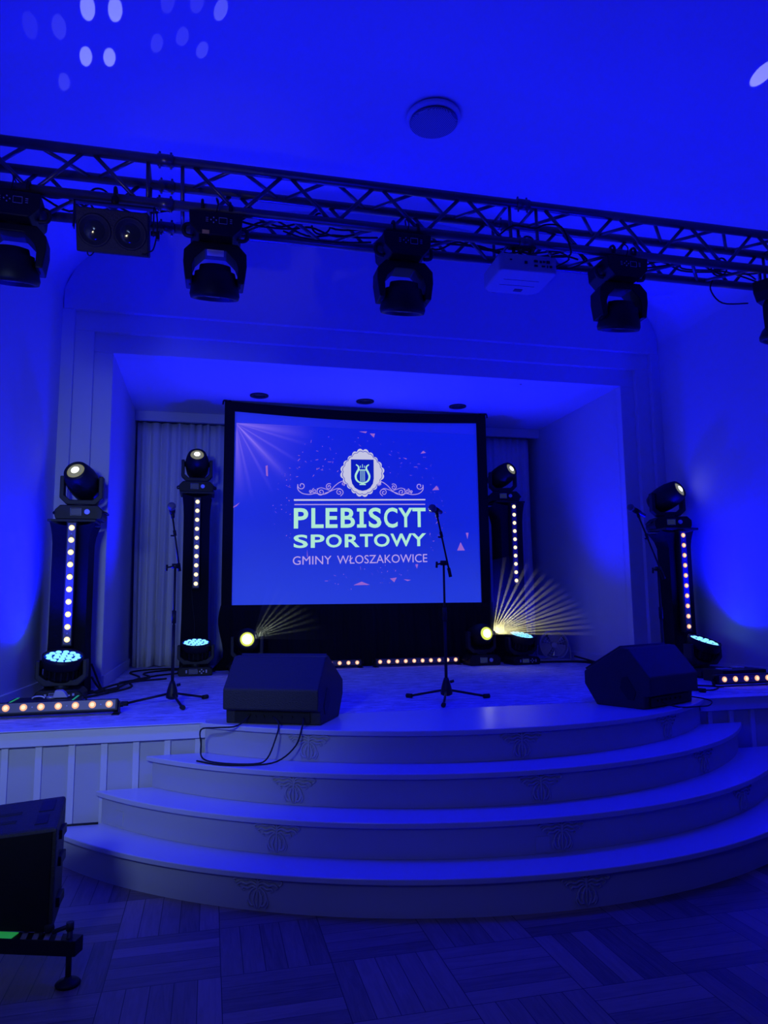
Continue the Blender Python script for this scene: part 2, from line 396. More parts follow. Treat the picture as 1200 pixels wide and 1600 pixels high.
# ------------------------------------------------------------------ ceiling fittings
c = thing('ceiling_vent', 'round perforated vent on the vaulted hall ceiling', 'vent', (3.79, -1.64, 5.205))
b = B(); b.lathe([(.215, .0), (.215, -.02), (.195, -.035), (.18, -.035), (.18, -.015)], n=40); b.done('rim', 'ceil', c)
vm = mat('perforated_white_metal', (.35, .35, .36), .6); nt = vm.node_tree
tc = nt.nodes.new('ShaderNodeTexCoord'); vo = nt.nodes.new('ShaderNodeTexChecker'); vo.inputs['Scale'].default_value = 110
vo.inputs[1].default_value = (.12, .12, .13, 1); vo.inputs[2].default_value = (.45, .45, .46, 1)
nt.links.new(tc.outputs['Object'], vo.inputs[0]); nt.links.new(vo.outputs[0], nt.nodes['Principled BSDF'].inputs['Base Color'])
b = B(); b.lathe([(.185, -.045), (.19, -.055), (.175, -.066), (.001, -.070)], n=40); b.done('perforated_disc', vm, c)
b = B(); b.cyl((0, 0, -.05), (0, 0, .04), .06); b.done('stem', 'ceil', c)
for nm, x in (('left', 2.62), ('centre', 3.80), ('right', 4.90)):
    d = thing('recessed_downlight', 'unlit round downlight recessed in the stage ceiling, the %s one of three above the screen' % nm, 'ceiling light', (x, 1.08, 3.655), 0, 'stage downlights')
    b = B(); b.lathe([(.10, .0), (.10, -.012), (.07, -.014), (.068, -.002)], n=28); b.done('rim', 'grey', d)
    b = B(); b.lathe([(.066, -.001), (.066, -.006), (.001, -.006)], n=24); b.done('lamp_face', 'glass', d)
d = B(); d.lathe([(.012, 0), (.012, -.012), (.001, -.018)], n=12)
tag(d.done('smoke_sensor', 'whitelabel', loc=(5.27, .14, 3.656)), 'tiny pale sensor on the stage ceiling near the front edge', 'sensor')

# ------------------------------------------------------------------ truss
TR = thing('lighting_truss', 'grey aluminium box truss spanning the hall above the stage stairs', 'truss', (3.0, -3.027, 3.68), rot=(0, -.019, .0275))
Tm = TR.matrix_basis
def truss_pt(x, dy=0, dz=0): s = x-3.0; return Vector((x, -3.027+.0275*s+dy, 3.68+.019*s+dz))
XL, XR = .735-3.0, 6.87-3.0
for dy in (0, .24):
    for dz in (0, -.24):
        b = B(); b.cyl((XL, dy, dz), (XR, dy, dz), .0255, n=20)
        for J in (1.87, 3.88, 5.89):
            j = J-3; b.cyl((j-.04, dy, dz), (j+.04, dy, dz), .031, n=20)
            for q in (-.028, .028): b.cyl((j+q, dy, dz+.045), (j+q, dy, dz-.045), .006, n=8)
        b.done('main_tube', 'alu', TR)
def brace(p0, p1, r=.0105, nm='brace'):
    b = B(); b.cyl(p0, p1, r, n=10); b.done(nm, 'alu', TR)
for J in (-.14, 1.87, 3.88, 5.89):
    faces = [((0, 0), (0, -.24), 0), ((.24, 0), (.24, -.24), 1), ((0, 0), (.24, 0), 1), ((0, -.24), (.24, -.24), 0)]
    for (A, C, ph) in faces:
        for j in range(7):
            xa = J+.115+.254*j-3; xb = xa+.254
            if xa < XL or xb > XR: continue
            e0, e1 = (A, C) if (j+ph) % 2 == 0 else (C, A)
            brace((xa+.012, *e0), (xb-.012, *e1))
    for q in (-.085, .085):
        x = J+q-3
        if XL < x < XR:
            for (A, C) in (((0, 0), (0, -.24)), ((.24, 0), (.24, -.24)), ((0, -.24), (.24, -.24)), ((0, 0), (.24, 0))):
                brace((x, *A), (x, *C), .0095, 'upright')

# ------------------------------------------------------------------ fixtures
def yoke_poly(w, h, t, ch, th):
    return [(-w, h), (-w, ch), (-w+ch, 0), (w-ch, 0), (w, ch), (w, h), (w-t, h), (w-t, ch+t*.7), (w-t-ch*.8, th), (-w+t+ch*.8, th), (-w+t, ch+t*.7), (-w+t, h)]
def base_unit(t, w, h, d, knob=True, taper=.04):
    b = B(); b.prism([(-w/2+.01, 0), (w/2-.01, 0), (w/2, h*.25), (w/2, h*.65), (w/2-taper, h), (-w/2+taper, h), (-w/2, h*.65), (-w/2, h*.25)], -d/2, d/2)
    bs = b.done('base', 'black', t, bevel=.006)
    b = B(); b.box((-.02, -d/2-.002, h*.52), (.075, .006, h*.42)); b.done('display', 'screenlcd', bs)
    b = B()
    for dx, dz in ((-.058, -h*.22), (.018, -h*.22), (-.058, h*.22), (.018, h*.22)): pass
    for (cx, cz, sx, sz) in ((-.02, h*.52+h*.25, .08, .002), (-.02, h*.52-h*.25, .08, .002), (-.06, h*.52, .002, h*.5), (.02, h*.52, .002, h*.5)):
        b.box((cx, -d/2-.003, cz), (sx, .006, sz))
    b.done('display_frame', 'whiteline', bs)
    if knob:
        b = B(); b.cyl((.065, -d/2+.002, h*.52), (.065, -d/2-.012, h*.52), .021, n=20); b.done('control_knob', 'knob', bs)
    else:
        b = B()
        for dx, dz in ((0, .017), (0, -.017), (-.017, 0), (.017, 0)): b.cyl((.06+dx, -d/2, h*.52+dz), (.06+dx, -d/2-.006, h*.52+dz), .0075, n=10)
        b.box((-.085, -d/2-.002, h*.52), (.014, .005, h*.35)); b.box((.105, -d/2-.002, h*.52), (.014, .005, h*.35))
        b.done('control_buttons', 'whiteline', bs)
    return bs
def head_spot(t, piv, d, lamp='white', s=1.0, lamp_r=.032):
    m = aim(piv, d); b = B()
    b.lathe([(.055*s, -.19*s), (.095*s, -.175*s), (.118*s, -.12*s), (.128*s, -.03*s), (.125*s, .05*s), (.112*s, .11*s), (.098*s, .15*s), (.088*s, .162*s), (.075*s, .162*s), (.072*s, .150*s)], m, 32)
    for a in (0, PI): b.cyl(m @ Vector((.0, 0, 0)), Vector(piv)+Vector((.14*math.cos(a)*s, 0, 0)), .03*s, n=14)
    h = b.done('head', 'black', t)
    b = B(); b.lathe([(.073*s, .149*s), (.055*s, .160*s), (.03*s, .166*s), (.001, .168*s)], m, 28); b.done('lens', 'lensglow' if lamp == 'white' else 'yellowglow', h)
    b = B(); b.lathe([(lamp_r, .166*s), (lamp_r*.7, .172*s), (.001, .174*s)], m, 20); b.done('lit_lamp', lamp, h)
    b = B(); b.tube([m @ Vector((.03*math.cos(a), .03*math.sin(a)-.105*s, .145*s)) for a in (0, 1, 2)], .001); b.bm.clear()
    return h
def stage_spot(label, loc, rz, d, lamp='white', group='moving head spots on stage', lamp_r=.032):
    t = thing('moving_head_spotlight', label, 'stage light', loc, rz, group)
    base_unit(t, .36, .115, .26)
    b = B(); b.cyl((0, 0, .11), (0, 0, .135), .07, n=24); b.X = Matrix.Translation((0, 0, .13)); b.prism(yoke_poly(.165, .235, .034, .055, .04), -.045, .045)
    b.done('yoke', 'grey', t, bevel=.006)
    head_spot(t, (0, 0, .325), d, lamp, .98, lamp_r)
    for sg in (-1, 1):
        b = B(); b.tube([(sg*.17, -.06, .075), (sg*.20, -.06, .06), (sg*.20, .06, .06), (sg*.17, .06, .075)], .008); b.done('carry_handle', 'black', t)
    return t
def wash(label, loc, rz, d, group='blue wash lights on stage'):
    t = thing('moving_head_wash_light', label, 'stage light', loc, rz, group)
    base_unit(t, .33, .085, .26, knob=False, taper=.03)
    b = B(); b.cyl((0, 0, .08), (0, 0, .115), .05, n=24); b.X = Matrix.Translation((0, 0, .105)); b.prism(yoke_poly(.178, .19, .03, .06, .045), -.05, .05)
    b.done('yoke', 'grey', t, bevel=.006)
    piv = (0, 0, .255); m = aim(piv, d); b = B()
    b.lathe([(.06, -.115), (.10, -.10), (.115, -.07), (.115, -.02), (.128, -.012), (.14, .0), (.145, .045), (.145, .075), (.135, .075), (.132, .062)], m, 36)
    for k in range(18):
        a = 2*PI*k/18; b.box(m @ Vector((.12*math.cos(a), .12*math.sin(a), -.045)), (.012, .012, .07), (m.to_3x3() @ Matrix.Rotation(a, 3, 'Z')))
    b.cyl(Vector(piv)-Vector((.155, 0, 0)), Vector(piv)+Vector((.155, 0, 0)), .025, n=14)
    h = b.done('head', 'black', t)
    b = B(); b.lathe([(.134, .060), (.134, .064), (.001, .064)], m, 32); b.done('lens_plate', 'bluerim', h)
    b = B()
    for rad, n in ((0, 1), (.050, 6), (.100, 12)):
        for k in range(n):
            a = 2*PI*k/n + .2; c0 = Vector((rad*math.cos(a), rad*math.sin(a), 0))
            b.lathe([(.0225, .064), (.019, .071), (.001, .073)], m @ Matrix.Translation(c0), 12)
    b.done('lit_lens_cells', 'cyan', h)
    for q in (-1, 1):
        b = B(); b.cyl((q*.1, .0, -.0), (q*.1, 0, .012), .02, n=12); b.bm.clear(); b.bm.free()
    return t
def led_bar(label, loc, rot, hot='warm', group='LED bars', n=10, pitch=.096, feet=True, tilt=0, length=None):
    L_ = length or (n-1)*pitch+.105
    t = thing('led_light_bar', label, 'stage light', loc, rot=rot, group=group)
    R = Matrix.Rotation(-tilt, 4, 'X'); zc = .055 if feet else 0
    Tm_ = Matrix.Translation((0, 0, zc)) @ R
    b = B(); b.X = Tm_; b.box((0, .0, 0), (L_, .075, .075), bev=.005); b.box((0, .045, 0), (L_*.7, .03, .05)); hs = b.done('housing', 'black', t)
    b = B(); b.X = Tm_; b.box((0, -.039, .003), (L_-.03, .004, .056)); b.done('front_plate', 'skin_plate', t)
    for i in range(n):
        x = (i-(n-1)/2)*pitch
        b = B(); b.X = Tm_ @ Matrix.Translation((x, -.041, .003)) @ Matrix.Rotation(PI/2, 4, 'X')
        b.lathe([(.0215, 0), (.0215, .003), (.0135, .007)], n=16); b.mi = 1; b.lathe([(.014, .0065), (.009, .0095), (.001, .010)], n=14)
        b.done('lit_lens', [hot, {'warm': 'warmcore', 'amber': 'ambercore'}[hot]], t)
    b = B(); b.X = Tm_
    for i in range(n//2):
        b.cyl(((i*2-(n-2)/2+.0)*pitch, -.040, .003), ((i*2-(n-2)/2)*pitch, -.043, .003), .004, n=8)
    b.done('screws', 'whiteline', t)
    if feet:
        for sg in (-1, 1):
            b = B(); x = sg*(L_/2+.008)
            b.box((x, 0, .04), (.005, .03, .08)); b.box((x-sg*.02, 0, .003), (.045, .12, .006)); b.cyl((x, 0, zc), (x+sg*.02, 0, zc), .013, n=12)
            b.done('foot_bracket', 'black', t)
    return t

def tower(label, loc, h, w=.27, dep=.30, flare=(.05, .05)):
    t = thing('fabric_covered_tower', label, 'tower', loc, 0, 'black fabric towers')
    b = B(); rows = []; n = 10; H = h-.03
    lev = [0, .02, .3, .6, .8, .88, .93, .97, 1.0]
    for q in lev:
        f = max(0, (q-.86)/.14)**2; g = .012 if q < .03 else 0
        hw, hd = w/2 + g, dep/2 + g
        pts = []
        for (sx, sy) in ((-1, -1), (1, -1), (1, 1), (-1, 1)):
            fx = flare[0] if sx < 0 else flare[1]
            pts.append((sx*(hw+fx*f), sy*(hd+.03*f), H*q))
        # subdivide sides with slight sag
        ring = []
        for k in range(4):
            a, c_ = Vector(pts[k]), Vector(pts[(k+1) % 4])
            for j in range(6):
                u = j/6; p = a.lerp(c_, u); mid = Vector((0, 0, p.z)); s = 1-.02*math.sin(PI*u)*(1+f*3)
                ring.append((p.x*s, p.y*s, p.z - .03*f*math.sin(PI*u)))
        rows.append(b.verts(ring))
    for r0, r1 in zip(rows, rows[1:]):
        m_ = len(r0)
        for i in range(m_): b.face([r0[i], r0[(i+1) % m_], r1[(i+1) % m_], r1[i]], False)
    b.face(list(reversed(rows[0]))); b.face(rows[-1]); b.done('fabric_cover', 'fabric', t)
    b = B(); b.box((0, 0, h-.012), (.36, .30, .022), bev=.004); b.done('top_plate', 'grey', t)
    b = B(); b.box((0, 0, .004), (w+.06, dep+.06, .008)); b.done('foot_plate', 'black', t)
    return t

YFT, YBT = -.40, 1.38     # tower centres
tower('black cloth covered tower at the far left front of the stage', (1.055, YFT, ZS), 1.38, flare=(.02, .04))
tower('black cloth covered tower at the right front of the stage beside the wall', (6.555, YFT-.055, ZS), 1.38, w=.24, dep=.19, flare=(.10, .02))
tower('tall black cloth covered tower between left curtain and screen', (1.985, YBT, ZS), 1.90, flare=(.02, .02))
tower('tall black cloth covered tower right of the screen', (5.59, YBT, ZS), 1.88, flare=(.09, .02))
yf, yb = YFT-.15-.045, YBT-.15-.045
led_bar('upright warm white LED bar on the left front tower', (1.07, yf, 1.568), (0, PI/2, 0), 'warm', 'upright LED bars on the towers', feet=False)
led_bar('upright amber LED bar on the right front tower', (6.535, yf, 1.568), (0, PI/2, 0), 'amber', 'upright LED bars on the towers', feet=False)
led_bar('upright warm white LED bar on the tower left of the screen', (1.988, yb, 2.045), (0, PI/2, 0), 'warm', 'upright LED bars on the towers', feet=False)
led_bar('upright warm LED bar on the tower right of the screen', (5.585, yb, 2.065), (0, PI/2, 0), 'warm', 'upright LED bars on the towers', feet=False)
stage_spot('black moving spotlight on top of the left front tower, lens lit white', (1.10, YFT, ZS+1.38), 0, (-.22, -.80, .42))
stage_spot('black moving spotlight on top of the right front tower, head turned right', (6.55, YFT, ZS+1.38), -.25, (.62, -.72, .42))
stage_spot('black moving spotlight on top of the tower left of the screen', (1.975, YBT, ZS+1.90), 0, (.0, -.80, .50))
stage_spot('black moving spotlight on top of the tower right of the screen, head turned right', (5.555, YBT, ZS+1.88), -.22, (.60, -.72, .42))
wash('blue lit wash light at the foot of the left front tower', (1.075, -.78, ZS), 0, (.10, -.30, 1))
wash('blue lit wash light at the foot of the right front tower', (6.47, -.90, ZS), .15, (.14, -.33, 1))
wash('blue lit wash light at the foot of the tower left of the screen', (2.01, .92, ZS), 0, (.0, -.25, 1))
wash('blue lit wash light at the foot of the tower right of the screen', (5.53, .95, ZS), .1, (.08, -.27, 1))
stage_spot('moving spotlight glowing yellow on the stage floor behind the left floor monitor', (2.515, 1.0, ZS), 0, (-.03, -1, .12), 'yellow', lamp_r=.05)
stage_spot('moving spotlight glowing yellow on the stage floor below the screen right corner', (5.08, 1.02, ZS), 0, (.10, -1, .15), 'yellow', lamp_r=.045)
led_bar('amber LED bar lying across the left front corner of the stage', (1.075, -1.66, ZS), (0, 0, 0), 'amber', 'LED bars on the stage floor', pitch=.1, tilt=.25)
led_bar('amber LED bar on the right front corner of the stage', (6.43, -1.62, ZS), (0, 0, 0), 'amber', 'LED bars on the stage floor', n=8, pitch=.1, tilt=.05, length=.82)
led_bar('amber LED bar below the screen, right of the two', (4.38, 1.15, ZS), (0, 0, 0), 'amber', 'LED bars on the stage floor')
led_bar('amber LED bar below the screen, half hidden by the left floor monitor', (3.262, 1.15, ZS), (0, 0, 0), 'amber', 'LED bars on the stage floor')

# truss moving heads
def truss_head(label, x, rz=0, lab=False, dirv=(0, .30, -1)):
    p = truss_pt(x, 0, -.24)
    t = thing('moving_head_on_truss', label, 'stage light', (p.x, p.y+.06, p.z-.045), rz, 'moving heads hanging from the truss')
    b = B(); b.prism([(-.135, 0), (.135, 0), (.13, -.075), (.085, -.125), (-.085, -.125), (-.13, -.075)], -.12, .12); bs = b.done('base', 'black', t, bevel=.006)
    b = B()
    for (cx, cz, sx, sz) in ((.035, -.03, .04, .0015), (.035, -.062, .04, .0015), (.015, -.046, .0015, .033), (.055, -.046, .0015, .033)): b.box((cx, -.121, cz), (sx, .004, sz))
    b.done('display_frame', 'whiteline', bs)
    b = B()
    for dx, dz in ((0, .013), (0, -.013), (-.013, 0), (.013, 0)): b.cyl((-.012+dx, -.118, -.046+dz), (-.012+dx, -.124, -.046+dz), .0035, n=8)
    for dz in (-.01, 0, .01): b.box((-.045, -.121, -.046+dz), (.012, .004, .002)); b.box((.075, -.121, -.046+dz), (.012, .004, .002))
    b.done('control_buttons', 'whiteline', bs)
    for sg in (-1, 1):
        b = B(); b.tube([(sg*.12, -.03, -.03), (sg*.155, -.03, -.04), (sg*.163, -.03, -.07), (sg*.15, -.03, -.095), (sg*.115, -.03, -.10)], .011); b.done('carry_handle', 'grey', t)
    b = B(); b.cyl((0, 0, -.12), (0, 0, -.15), .06, n=20)
    w_, t_ = .158, .034
    b.prism([(-w_+.045, -.135), (w_-.045, -.135), (w_, -.185), (w_+.002, -.25), (w_-.012, -.348), (w_-.045, -.348), (w_-.042, -.26), (w_-.055, -.225), (.055, -.175), (-.055, -.175), (-w_+.055, -.225), (-w_+.042, -.26), (-w_+.045, -.348), (-w_+.012, -.348), (-w_-.002, -.25), (-w_, -.185)], -.06, .06)
    yk = b.done('yoke', 'black', t, bevel=.005)
    if lab:
        b = B(); b.box((.0, -.03, -.178), (.085, .06, .005)); b.done('cream_label', 'whitelabel', yk, label='cream warning label')
        b = B(); b.box((-.05, -.123, -.115), (.035, .004, .020)); b.done('yellow_sticker', 'yellowlabel', bs, label='yellow warning sticker')
    piv = (0, .0, -.325); m = aim(piv, dirv); b = B()
    b.lathe([(.055, -.088), (.078, -.082), (.082, -.055), (.102, -.048), (.110, .0), (.122, .025), (.128, .065), (.122, .085), (.10, .085), (.095, .07)], m, 36)
    b.cyl((-.13, 0, -.325), (.13, 0, -.325), .028, n=14); h = b.done('head', 'black', t)
    b = B(); b.lathe([(.096, .068), (.06, .075), (.001, .077)], m, 28); b.done('lens', 'glass', h)
    for q in (-.07, .07):
        b = B(); b.tube([(q-.0, -.06+.035*math.cos(a), .05+.035*math.sin(a)) for a in [PI*1.3*k/8-.3 for k in range(9)]], .008, 6, 2); b.box((q, -.06, .007), (.03, .05, .014)); b.done('clamp', 'black', t)
    b = B(); b.tube([(.0, -.10, .0), (.01, -.11, .06), (.0, -.07, .10), (.02, -.02, .05), (.01, .05, .0)], .0035); b.done('safety_cable', 'black', t)
    return t
truss_head('black moving head under the truss, leftmost of the row', 1.165, .05)
truss_head('black moving head under the truss, right of the twin lamp blinder', 2.13, 0, True)
truss_head('black moving head under the middle of the truss', 3.155, 0)
truss_head('black moving head under the truss, just right of the projector', 4.53, 0)
truss_head('black moving head under the truss, at the right edge', 5.74, .5)

# twin blinder
p = truss_pt(1.637, 0, -.24)
t = thing('twin_lamp_blinder', 'black blinder with two round lamps hanging from the truss', 'stage light', (p.x, p.y-.02, p.z+.015))
BT = Matrix.Translation((0, 0, -.19)) @ Matrix.Rotation(.42, 4, 'X') @ Matrix.Translation((0, 0, .19))
b = B(); b.X = BT; b.box((0, 0, -.205), (.335, .12, .205), bev=.005); hs = b.done('housing', 'blackpaint', t)
for sg in (-1, 1):
    b = B(); b.X = BT @ Matrix.Translation((sg*.083, -.058, -.205)) @ Matrix.Rotation(PI/2, 4, 'X')
    b.lathe([(.078, 0), (.078, .006), (.070, .010), (.066, .004), (.050, .0065), (.047, .003)], n=36); rg = b.done('lamp', 'grey', t)
    b = B(); b.X = BT @ Matrix.Translation((sg*.083, -.058, -.205)) @ Matrix.Rotation(PI/2, 4, 'X'); b.lathe([(.066, .002), (.04, .008), (.001, .011)], n=30); b.done('lens', 'glass', rg)
b = B(); b.box((0, 0, -.062), (.38, .03, .008)); b.box((-.187, 0, -.13), (.006, .03, .14)); b.box((.187, 0, -.13), (.006, .03, .14)); b.done('bracket', 'grey', t)
b = B(); b.cyl((.175, 0, -.19), (.215, 0, -.19), .012, n=10); b.box((.21, 0, -.20), (.014, .02, .045)); b.done('tilt_knob', 'black', t)
b = B(); b.cyl((0, 0, -.06), (0, 0, -.02), .018, n=12); b.tube([(0, .035*math.cos(a)+.02, .005+.035*math.sin(a)) for a in [k*.6 for k in range(8)]], .008, 6, 2); b.done('clamp', 'black', t)
b = B(); b.tube([(.13, 0, -.30), (.15, -.02, -.315), (.17, -.02, -.30), (.19, 0, -.27), (.205, .0, -.18), (.2, 0, -.08), (.17, .05, .0)], .0035)
b.tube([(-.12, 0, -.30), (-.115, -.01, -.335), (-.10, -.01, -.34), (-.08, 0, -.30)], .003); b.done('cable', 'rubber', t)

# projector
p = truss_pt(3.88, 0, -.24)
t = thing('projector', 'white projector hanging upside down from the truss', 'projector', (p.x-.01, p.y+.05, p.z-.215), -.03)
b = B(); b.prism([(-.155, -.14), (.155, -.14), (.175, -.12), (.175, .13), (.13, .17), (-.13, .17), (-.175, .13), (-.175, -.12)], .0, .10, 'Z'); bd = b.done('body', 'projector', t, bevel=.008)
b = B()
for x, z, sx, sz in ((-.11, .06, .012, .006), (-.02, .05, .016, .016), (.04, .062, .022, .012), (.04, .035, .02, .010), (.07, .06, .012, .012), (.09, .062, .014, .01), (.115, .062, .02, .016), (.085, .035, .02, .008), (.11, .035, .006, .014), (.13, .035, .015, .012)): b.box((x, -.141, z), (sx, .006, sz))
b.done('ports', 'black', bd)
b = B(); b.box((.03, .11, -.001), (.05, .03, .004)); b.box((0, -.02, -.0005), (.22, .002, .002)); b.box((0, .05, -.0005), (.22, .002, .002)); b.done('underside_vents', 'grey', bd)
b = B(); b.cyl((-.09, .17, .05), (-.09, .20, .05), .04, .036, n=24); b.done('lens_barrel', 'black', bd)
b = B(); b.box((0, 0, .108), (.16, .12, .016)); b.cyl((-.05, -.04, .11), (-.05, -.04, .19), .010, n=10); b.cyl((.05, -.04, .11), (.05, -.04, .19), .010, n=10); b.box((0, -.045, .185), (.16, .04, .012)); b.done('mount', 'grey', t)

# truss cables
def cables(label, runs, r=.006, name='truss_cable', mt='rubber', cat='cable', group=None):
    b = B()
    for pts in runs: b.tube(pts, r, 6, 5)
    o = b.done(name, mt); return tag(o, label, cat, group)
rnd = random.Random(5)
for nm, x0, x1, yy, lab in (('a', .9, 1.9, .10, 'left of the second moving head'), ('b', 2.0, 3.1, .13, 'between second and third moving heads'), ('c', 3.2, 4.4, .12, 'between third and fourth moving heads'), ('d', 4.6, 5.75, .10, 'right of the fourth moving head')):
    runs = []
    for k in range(3):
        pts = []; x = x0+rnd.uniform(0, .05)
        while x < x1:
            pts.append(truss_pt(x, yy+rnd.uniform(-.06, .07), -.225+rnd.uniform(-.03, .035))); x += rnd.uniform(.10, .2)
        runs.append(pts)
    x = (x0+x1)/2+.15; runs.append([truss_pt(x+.05*math.cos(a), .1+.03*math.sin(a*.5), -.20+.05*math.sin(a)) for a in [k*.7 for k in range(14)]])
    cables('black cables lying along the truss '+lab, runs, .0055, group='cables on the truss')
P_ = truss_pt
cables('black cable loop drooping from the truss to the projector', [[P_(3.72, .0, -.21), P_(3.80, -.04, -.16), P_(3.92, -.06, -.175), P_(3.99, -.07, -.15), P_(4.10, -.05, -.14), P_(4.14, -.06, -.24), P_(4.13, -.08, -.33), P_(4.0, -.10, -.36)], [P_(4.0, -.08, -.32), P_(4.1, -.03, -.29), P_(4.18, .02, -.30), P_(4.12, .08, -.33), P_(4.25, .12, -.30), P_(4.35, .1, -.25)]], .005)
cables('black cable hanging in a loop beside the rightmost moving head', [[P_(5.35, .2, -.22), P_(5.30, .18, -.32), P_(5.36, .15, -.42), P_(5.50, .08, -.44)]], .005)
cables('black cable drooping left of the third moving head', [[P_(2.5, .22, -.2), P_(2.62, .15, -.27), P_(2.78, .08, -.31), P_(2.97, .04, -.31)]], .005)

# ------------------------------------------------------------------ projection screen
YS = 1.36
SCR = thing('projection_screen', 'large framed projection screen glowing blue at the back of the stage', 'screen', (XC, YS, ZS))
def zz(z): return z-ZS
b = B()
def top_sag(u): return -.035*(1-u*u)*0 + .0
n = 24
outer_t = [(-1.54+3.08*i/n, zz(3.645)-.045*math.sin(PI*i/n)) for i in range(n+1)]
inner_t = [(-1.43+2.86*i/n, zz(3.535)-.04*math.sin(PI*i/n)) for i in range(n+1)]
for i in range(n):
    b.prism([inner_t[i], inner_t[i+1], outer_t[i+1], outer_t[i]], -.03, .03)
b.prism([(-1.545, zz(1.36)), (-1.435, zz(1.36)), inner_t[0], outer_t[0]], -.03, .03)
b.prism([(1.435, zz(1.36)), (1.545, zz(1.36)), outer_t[-1], inner_t[-1]], -.03, .03)
b.prism([(-1.435, zz(1.35)), (1.435, zz(1.35)), (1.435, zz(1.385)), (-1.435, zz(1.385))], -.03, .03)
b.done('frame', 'fabric', SCR)
b = B(); b.prism([(-1.44, zz(1.38)), (1.44, zz(1.38))] + [(u, v+.01) for u, v in reversed(inner_t)], .0, .006)
fm = mat('screen_fabric', (.45, .45, .5), .8, emit=(.002, .008, .36), estr=.9)
b.done('screen_fabric', fm, SCR)
for sg in (-1, 1):
    b = B(); b.box((sg*1.40, .06, zz(1.6)), (.05, .05, 1.8)); b.box((sg*1.40, .06, .01), (.06, .5, .02)); b.done('leg', 'grey', SCR)
    b = B(); b.tube([(sg*1.47, 0, zz(3.64)), (sg*1.50, -.02, zz(3.66)), (sg*1.55, -.03, zz(3.645)), (sg*1.56, -.03, zz(3.60))], .010); b.done('corner_hook', 'black', SCR)
# projected picture: colour varies in the slide itself (light rays from its top left corner)
def slide_mat():
    m = bpy.data.materials.new('projected_slide'); m.use_nodes = True; nt = m.node_tree; L = nt.links
    nt.nodes.remove(nt.nodes['Principled BSDF'])
    def mth(op, *a):
        n_ = nt.nodes.new('ShaderNodeMath'); n_.operation = op; n_.use_clamp = False
        for i, v in enumerate(a):
            if isinstance(v, (int, float)): n_.inputs[i].default_value = v
            else: L.new(v, n_.inputs[i])
        return n_.outputs[0]
    tc = nt.nodes.new('ShaderNodeTexCoord'); sp = nt.nodes.new('ShaderNodeSeparateXYZ'); L.new(tc.outputs['Object'], sp.inputs[0])
    u, v = sp.outputs[0], sp.outputs[2]
    dx = mth('ADD', u, 1.42); dz = mth('SUBTRACT', zz(3.40), v)
    r = mth('SQRT', mth('ADD', mth('MULTIPLY', dx, dx), mth('MULTIPLY', dz, dz)))
    ang = mth('ARCTAN2', dz, dx)
    ray = mth('POWER', mth('MAXIMUM', mth('SINE', mth('ADD', mth('MULTIPLY', ang, 9.0), .6)), 0.0), 3.0)
    ray2 = mth('POWER', mth('MAXIMUM', mth('SINE', mth('ADD', mth('MULTIPLY', ang, 23.0), 2.0)), 0.0), 4.0)
    fall = mth('POWER', mth('MAXIMUM', mth('SUBTRACT', 1.0, mth('DIVIDE', r, .95)), 0.0), 1.6)
    glow = mth('MULTIPLY', fall, mth('ADD', mth('ADD', .15, mth('MULTIPLY', ray, .30)), mth('MULTIPLY', ray2, .22)))
    cr = nt.nodes.new('ShaderNodeValToRGB'); e = cr.color_ramp.elements
    e[0].position = 0; e[0].color = (.012, .038, .60, 1); e[1].position = 1; e[1].color = (.002, .010, .56, 1)
    x = e.new(.45); x.color = (.003, .014, .50, 1)
    L.new(mth('DIVIDE', mth('SUBTRACT', v, zz(1.39)), 2.0), cr.inputs[0])
    mx = nt.nodes.new('ShaderNodeMix'); mx.data_type = 'RGBA'; L.new(glow, mx.inputs[0]); L.new(cr.outputs[0], mx.inputs[6]); mx.inputs[7].default_value = (.55, .34, .95, 1)
    em = nt.nodes.new('ShaderNodeEmission'); L.new(mx.outputs[2], em.inputs[0]); em.inputs[1].default_value = 1.0
    df = nt.nodes.new('ShaderNodeBsdfDiffuse'); df.inputs[0].default_value = (.18, .18, .2, 1)
    ad = nt.nodes.new('ShaderNodeAddShader'); L.new(em.outputs[0], ad.inputs[0]); L.new(df.outputs[0], ad.inputs[1])
    L.new(ad.outputs[0], nt.nodes['Material Output'].inputs[0]); return m
b = B(); b.prism([(-1.425, zz(1.387)), (1.425, zz(1.387)), (1.41, zz(3.392)), (-1.41, zz(3.405))], -.003, .0)
PIC = b.done('projected_picture', slide_mat(), SCR)
M['mint'] = emis('projected_mint', (.42, .80, .66), 1.0)
M['lilac'] = emis('projected_lilac', (.46, .34, .80), 1.0)
M['lilac2'] = emis('projected_pale_lilac', (.55, .55, .78), 1.0)
M['navy'] = emis('projected_navy', (.003, .012, .50), 1.0)
M['confetti'] = emis('projected_pink', (.30, .12, .62), 1.0)
K = .001585; LY = -.0045
def pu(cx, cy):      # slide design units -> metres on the screen
    return ((cx-590)*K, zz(2.427) + (576-cy + .0225*(cx-590))*K)
